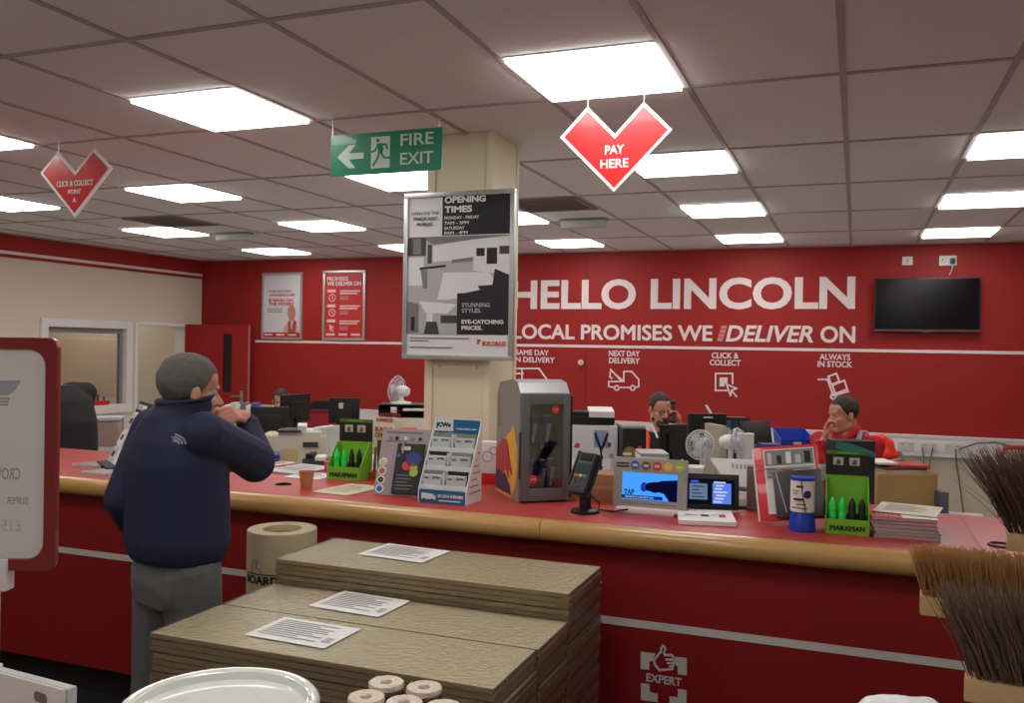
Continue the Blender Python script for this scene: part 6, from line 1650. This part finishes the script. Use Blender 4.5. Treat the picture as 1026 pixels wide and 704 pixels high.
mb = MB()
for k in range(22):
    w0 = 2*PI*k/22; w1 = 2*PI*(k+1)/22
    f_ = lambda w: L(.022, -.004, 1.518+.012*math.sin(w))+br_*.092*math.cos(w)+bf*.092*math.sin(w)
    mb.cap(f_(w0), f_(w1), .010)
blob(mb, 'collar_rim', mat('navy_dark', (22, 24, 50), .8), man, .006, 3)
mb = MB()
d_ = (RW-RE).normalized(); c0 = RE+(RW-RE)*.84
mb.cyl(c0-d_*.012, c0+d_*.012, .047, .045, n=24); blob(mb, 'cuff', mat('navy_dark', (22, 24, 50), .8), man, .006, 3)
mb = MB()
loft(mb, [(Bp(0, 0, .80), br_*.165, bf*.115), (Bp(0, 0, .88), br_*.178, bf*.128), (Bp(0, 0, .97), br_*.172, bf*.122), (Bp(0, 0, 1.0), br_*.165, bf*.12)])
for A_, B_, C_ in ((RHIP, RK, RA), (LHIP, LK, LA)):
    mb.cap(A_, B_, .106, .088); mb.cap(B_, C_+Vector((0, 0, .0)), .088, .074); mb.cap(A_+Vector((0, 0, -.02))-bf*.03, A_-bf*.035+Vector((0, 0, -.08)), .085, .08)
    for k in range(4): mb.cap(C_+Vector((-.05, .0, .04+.05*k)), C_+Vector((.05, .02, .055+.05*k)), .045, .045)
blob(mb, 'trousers', TROUS, man, .0075, 5)
for A_ in (RA, LA):
    mb = MB(); b0 = Vector((A_.x, A_.y, 0))
    mb.cap(b0-bf*.05+Vector((0, 0, .045)), b0+bf*.17+Vector((0, 0, .036)), .044, .035); mb.sph(b0+Vector((0, 0, .07)), .05)
    for v in range(len(mb.v)):
        x, y, z = mb.v[v]; mb.v[v] = (x, y, max(z, .005))
    blob(mb, 'shoe', mat('black_leather', (24, 22, 22), .4), man, .007, 3)
# logo on the back of the right shoulder, stitched onto the cloth
bpy.context.view_layer.update()
from mathutils.bvhtree import BVHTree
bv = BVHTree.FromObject(jk, bpy.context.evaluated_depsgraph_get())
def stick(px, py, off=.0012):
    o = Vector((0, 0, EYE)); hit = bv.ray_cast(o, ray(px, py).normalized())
    return hit[0]+hit[1]*off if hit[0] is not None else None
lg = MB()
def lpt(X, Y): return (150+X*130/572, 340+Y*160/704)
for band_ in range(3):
    r0, r1 = 22+14*band_, 31+14*band_
    pts = []
    for k in range(9):
        w = math.radians(10+78*k/8)
        for r_k in (r0, r1): pts.append(stick(*lpt(102+62*0+r_k*math.sin(w)*1.05, 462-r_k*math.cos(w)*.82)))
    if all(p_ is not None for p_ in pts):
        lg.add(pts, [(2*k, 2*k+2, 2*k+3, 2*k+1) for k in range(8)])
bars = MB()
for k in range(3):
    q_ = [stick(*lpt(97+2*k, 428+9*k)), stick(*lpt(120, 430+9*k)), stick(*lpt(121, 434+9*k)), stick(*lpt(98+2*k, 432+9*k))]
    if all(p_ is not None for p_ in q_): lg.add(q_, [(0, 1, 2, 3)])
lg.build('shoulder_emblem', mat('emblem_grey', (150, 146, 160), .6), man)

# ---- seated colleagues
def sitter(px, d, head_px, face, bodyf, clothes, hairm, lab, hands, lean=.06, s=1.0, hairargs={}, neckz=None, sh=.19, voxel=.009, sho=.0):
    r0 = PD(px, 450, d); r0.z = 0
    hc = PD(head_px[0], head_px[1], d)
    f = bodyf.normalized(); f.z = 0; f.normalize(); r = f.cross(Vector((0, 0, 1)))
    Q = lambda a, b, z: r0+r*a+f*b+Vector((0, 0, z))
    nz = hc.z-.15*s+sho
    hup = Vector((0, 0, 1))
    nk = Vector((hc.x, hc.y, nz))-f*.03
    top = nz-.05
    shz = nz-.06
    cx = lambda z: f*((nk-r0).dot(f)*(z-.5)/(nz-.5))+r*((nk-r0).dot(r)*(z-.5)/(nz-.5))
    T = lambda a, b, z: r0+cx(z)+r*a+f*b+Vector((0, 0, z))
    RS, LS = T(sh, 0, shz-.02), T(-sh, 0, shz-.02)
    body = MB(); add_head(body, hc, face, hup, nk, s)
    prof = [(.47, .17, .12), (.58, .17, .125), (.75, .16, .115), (shz-.13, .175, .115), (shz-.03, .16, .09), (nz-.005, .07, .065)]
    loft(body, [(T(0, 0, z), r*a, f*b) for z, a, b in prof])
    cl = MB(); loft(cl, [(T(0, 0, z), r*(a+.02), f*(b+.022)) for z, a, b in prof[:-1]]+[(T(0, 0, nz-.02), r*.09, f*.085)])
    sl = MB()
    for S_, key, ts in ((RS, 'R', 1), (LS, 'L', -1)):
        E_, W_, dr_, nr_, cu_ = hands[key](Q, S_, hc)
        body.cap(S_, E_, .048, .04); body.cap(E_, W_, .04, .028)
        add_hand(body, W_, dr_, nr_, -ts, cu_, 1.0)
        sl.cap(S_, E_, .068, .058); sl.cap(E_, W_.lerp(E_, .12), .058, .042)
        cl.cap(T(0, 0, shz-.04), S_, .075, .07)
        cl.cap(S_, E_, .068, .058); cl.cap(E_, W_.lerp(E_, .12), .058, .042)
    tr = MB()
    for q in (-1, 1):
        h_, k_, a_ = Q(.09*q, 0, .52), Q(.12*q, .40, .50), Q(.12*q, .38, .09)
        body.cap(h_, k_, .075, .055); body.cap(k_, a_, .052, .038); body.cap(a_-Vector((0, 0, .05)), a_+f*.14-Vector((0, 0, .055)), .036, .03)
        tr.cap(h_, k_, .09, .07); tr.cap(k_, a_, .07, .06)
    p_ = blob(body, 'person', SKIN, None, voxel, 3)
    tag(p_, lab, 'person')
    blob(tr, 'trousers', mat('dark_trousers', (30, 32, 42), .85), p_, .012, 3)
    g = blob(cl, 'jumper', clothes, p_, .009, 4)
    for q in (-1, 1):
        mb = MB(); a_ = Q(.12*q, .36, .001); mb.cap(a_+Vector((0, 0, .048)), a_+f*.17+Vector((0, 0, .04)), .046, .038)
        blob(mb, 'shoe', mat('black_leather', (24, 22, 22), .4), p_, .009, 2)
    hair(hc, face, hup, hairm, p_, s, **hairargs)
    eyes(hc, face, hup, p_, s)
    ch = thing('office_chair', 'office chair', 'chair', (r0.x, r0.y, .001), math.atan2(f.y, f.x)-PI/2+PI, 'office chairs')
    MB().box(-.23, .23, -.2, .22, .36, .42).build('seat', MATTBLACK, ch, bevel=.03)
    MB().cyl((0, 0, .09), (0, 0, .36), .025).build('gas_column', BLACK, ch)
    for k in range(5):
        w0 = 2*PI*k/5+.3
        MB().cyl((0, 0, .1), (.27*math.cos(w0), .27*math.sin(w0), .06), .02, .014, n=8).build('leg', BLACK, ch)
        MB().sph((.27*math.cos(w0), .27*math.sin(w0), .028), .027, nu=10, nv=7).build('caster', BLACK, ch)
    return p_, hc, nk, T, r, f, shz, nz, ch
Zv = Vector((0, 0, 1))
# telephone caller, facing the counter
d2 = 7.1
toC = -FH
face2 = (toC+RH*.28+Zv*-.22)
wr = {}
def R2(Q, S_, hc):   # his own right arm, rests on the desk
    E_ = S_+(-RH)*.06+toC*.1-Zv*.25; W_ = E_+toC*.22+RH*.1-Zv*.03
    return E_, W_, toC+RH*.2, -Zv, .5
def L2(Q, S_, hc):   # his left arm, hand up at the ear with the handset
    W_ = hc+RH*.135+toC*.075-Zv*.135; E_ = S_+RH*.10+toC*.14-Zv*.24
    wr['w'] = W_
    return E_, W_, Zv*.95-RH*.05-toC*.1, -RH*.9+toC*.3, .9
p2, hc2, nk2, T2, r2, f2, shz2, nz2, ch2 = sitter(655, d2, (661.5, 409.5), face2, toC, DARKCL, HAIRD, 'man in black with orange straps and glasses, on the telephone behind the counter', {'R': R2, 'L': L2}, s=1.06, hairargs=dict(front=.085, side=.01, back=-.05, fuzz=.003))
ch2['label'] = 'office chair under the man on the telephone'
mb = MB()                                                     # hi-vis straps and shirt collar
for q in (-1, 1):
    pts = [T2(q*.105, .135, shz2-.22), T2(q*.105, .135, shz2-.1), T2(q*.10, .09, shz2-.005), T2(q*.10, .0, shz2+.03)]
    for a_, b_ in zip(pts[:-1], pts[1:]): mb.cap(a_, b_, .022)
blob(mb, 'orange_straps', HIVIS, p2, .009, 3)
mb = MB()
for q in (-1, 1): mb.cap(nk2+r2*q*.062+f2*.03+Zv*.03, nk2+r2*q*.03+f2*.10-Zv*.06, .014, .012)
blob(mb, 'shirt_collar', PAPER, p2, .008, 2)
B = basis(face2, Zv)
gm = MB()
hp = lambda x, y, z: hc2+B @ (Vector((x, y, z))*1.06)
for q in (-1, 1):
    gm.tube([hp(q*.032+.021*math.cos(2*PI*k/16), .095, .0+.016*math.sin(2*PI*k/16)) for k in range(17)], .0022, 6)
    gm.tube([hp(q*.053, .094, .004), hp(q*.078, .04, .006), hp(q*.08, -.0, .0)], .0022, 6)
gm.tube([hp(-.011, .096, .004), hp(.011, .096, .004)], .0022, 6)
gm.build('glasses', BLACK, p2)
mb = MB()
bd = MB(); bd.sph(hp(0, .06, -.095), tuple(q*1.06 for q in (.05, .042, .04)), B); bd.cap(hp(-.055, .02, -.07), hp(.055, .02, -.07), .02)
bd.cap(hp(-.022, .098, -.052), hp(.022, .098, -.052), .007)
blob(bd, 'beard', mat('dark_beard', (70, 50, 42), .8, noise_amt=.3, noise_scale=80), p2, .007, 2)
hs = hc2+RH*.105+toC*.06+Zv*-.02
a_, b_ = hc2+RH*.098+toC*.055+Zv*.055, hc2+RH*.085+toC*.12-Zv*.085
t = thing('telephone_handset', 'black telephone handset held to the caller’s ear', 'telephone', a_.lerp(b_, .5))
o_ = t.location.copy()
MB().cap(a_-o_, b_-o_, .013).build('grip', BLACK, t); MB().cap(a_-o_, a_-o_-RH*.02, .022, .018).build('earpiece', BLACK, t); MB().cap(b_-o_, b_-o_-RH*.02, .02, .016).build('mouthpiece', BLACK, t)

# seated man in red jumper and hi-vis vest, facing along the counter
d3 = 6.35
face3 = (-RH*1.0-FH*.25-Zv*.1)
bod3 = (-RH*.75-FH*.75)
def R3(Q, S_, hc):   # his right arm is on the wall side, hanging
    E_ = S_-RH*.08-Zv*.26-FH*.05; W_ = E_-RH*.2-FH*.1+Zv*.02
    return E_, W_, -RH-FH*.3, -Zv, .5
def L3(Q, S_, hc):   # left arm, fist up before the chin
    W_ = PD(829, 440, d3-.22); E_ = S_*1+(W_-S_)*.45-Zv*.17-FH*.08
    return E_, W_, Zv*.85-RH*.15+FH*.1, RH*.8-FH*.3, 1.0
p3, hc3, nk3, T3, r3, f3, shz3, nz3, ch3 = sitter(862, d3, (845, 415), face3, bod3, JUMPER, HAIRD, 'man in red jumper and hi-vis vest seated side-on by the red wall', {'R': L3, 'L': R3}, s=1.06, sh=.205, sho=.035, hairargs=dict(front=.07, side=.0, back=-.07, fuzz=.004))
ch3['label'] = 'office chair under the man in the red jumper'
mb = MB()
prof = [(.62, .17, .125), (.75, .16, .115), (shz3-.13, .175, .115), (shz3-.05, .165, .095)]
loft(mb, [(T3(0, 0, z), r3*(a+.034), f3*(b+.036)) for z, a, b in prof])
for q in (-1, 1): mb.cap(T3(q*.12, .1, shz3-.08), T3(q*.115, -.04, shz3+.035), .042, .04); mb.cap(T3(q*.115, -.04, shz3+.035), T3(q*.12, -.12, shz3-.08), .04)
vs3 = blob(mb, 'hi_vis_vest', HIVIS, p3, .009, 3)
mb = MB()
for q in (-1, 1):
    pts = [T3(q*.125, .165, shz3-.26), T3(q*.125, .16, shz3-.12), T3(q*.125, .12, shz3-.02), T3(q*.125, .02, shz3+.062), T3(q*.125, -.06, shz3+.058), T3(q*.125, -.13, shz3-.04)]
    for a_, b_ in zip(pts[:-1], pts[1:]): mb.cap(a_, b_, .02)
blob(mb, 'reflective_tape', HIVISG, p3, .009, 2)
mb = MB()
for k in range(12):
    w = PI*(.0+k/11.0)
    mb.sph(nk3+r3*.085*math.cos(w)-f3*(.07*math.sin(w)-.02)+Zv*(.005+.02*math.sin(w)), .04)
for q in (-1, 1): mb.cap(nk3+r3*q*.08+f3*.03, nk3+r3*q*.03+f3*.10-Zv*.07, .03, .025)
blob(mb, 'hood', JUMPER, p3, .009, 3)

# colleague half hidden behind the left monitors
d5 = 8.95
fc5 = (-FH+RH*.15-Zv*.15)
def A5(sg):
    def f_(Q, S_, hc):
        E_ = S_+RH*sg*.05-FH*.1-Zv*.25; W_ = E_-FH*.22-RH*sg*.05-Zv*.02
        return E_, W_, -FH, -Zv, .5
    return f_
p5, *_r, ch5 = sitter(281, d5, (281.5, 401.5), fc5, -FH, DARKCL, HAIRD, 'seated colleague with dark hair, mostly hidden behind the left monitors', {'R': A5(-1), 'L': A5(1)}, hairargs=dict(front=.06, side=-.01, back=-.08))
ch5['label'] = 'office chair of the colleague behind the left monitors'

# standing figure in black at the far left, bending behind the counter
d4 = 5.9
q0 = PD(66, 440, d4); q0.z = 0
fw4 = (-RH*.9+FH*.45).normalized(); rt4 = fw4.cross(Zv)
def Q4(a, b, z): return q0+rt4*a+fw4*b+Vector((0, 0, z))
hc4 = Q4(0, .27, 1.475); f4 = fw4*.8-Zv*.6; n4 = Q4(0, .16, 1.42)
mb = MB(); add_head(mb, hc4, f4, (Zv*.8+fw4*.6), n4)
rings = [(Q4(0, 0, .88), .15, .11), (Q4(0, -.02, 1.0), .165, .12), (Q4(0, .0, 1.18), .17, .12), (Q4(0, .06, 1.33), .18, .115), (Q4(0, .13, 1.42), .12, .085)]
loft(mb, [(c_, rt4*a, fw4*b) for c_, a, b in rings])
cl = MB(); loft(cl, [(c_, rt4*(a+.025), fw4*(b+.03)) for c_, a, b in rings])
for q in (-1, 1):
    S_, E_, W_ = Q4(.19*q, .06, 1.36), Q4(.22*q, .16, 1.12), Q4(.16*q, .36, 1.08)
    mb.cap(S_, E_, .05, .042); mb.cap(E_, W_, .042, .028); add_hand(mb, W_, fw4, -Zv, -q, .5)
    cl.cap(Q4(.1*q, .08, 1.36), S_, .08, .075); cl.cap(S_, E_, .072, .06); cl.cap(E_, W_.lerp(E_, .1), .06, .044)
    h_, k_, a_ = Q4(.09*q, 0, .9), Q4(.1*q, .02, .49), Q4(.1*q, -.02, .085)
    mb.cap(h_, k_, .08, .055); mb.cap(k_, a_, .055, .04); mb.cap(a_-Zv*.05, a_+fw4*.15-Zv*.055, .036, .028)
p4 = blob(mb, 'person', SKIN, None, .009, 4)
tag(p4, 'person in black bending behind the counter beside the red showcard frame', 'person')
blob(cl, 'jumper', DARKCL, p4, .01, 4)
mb = MB(); loft(mb, [(Q4(0, 0, .80), rt4*.165, fw4*.12), (Q4(0, 0, 1.0), rt4*.18, fw4*.135)])
for q in (-1, 1): mb.cap(Q4(.09*q, 0, .9), Q4(.1*q, .02, .49), .095, .075); mb.cap(Q4(.1*q, .02, .49), Q4(.1*q, -.02, .09), .075, .065)
blob(mb, 'trousers', DARKCL, p4, .012, 3)
for q in (-1, 1):
    mb = MB(); a_ = Q4(.1*q, -.04, .001); mb.cap(a_+Zv*.048, a_+fw4*.18+Zv*.04, .046, .038)
    blob(mb, 'shoe', mat('black_leather', (24, 22, 22), .4), p4, .009, 2)
hair(hc4, f4, (Zv*.8+fw4*.6), HAIRD, p4, 1.0, front=.06, side=-.01, back=-.08)
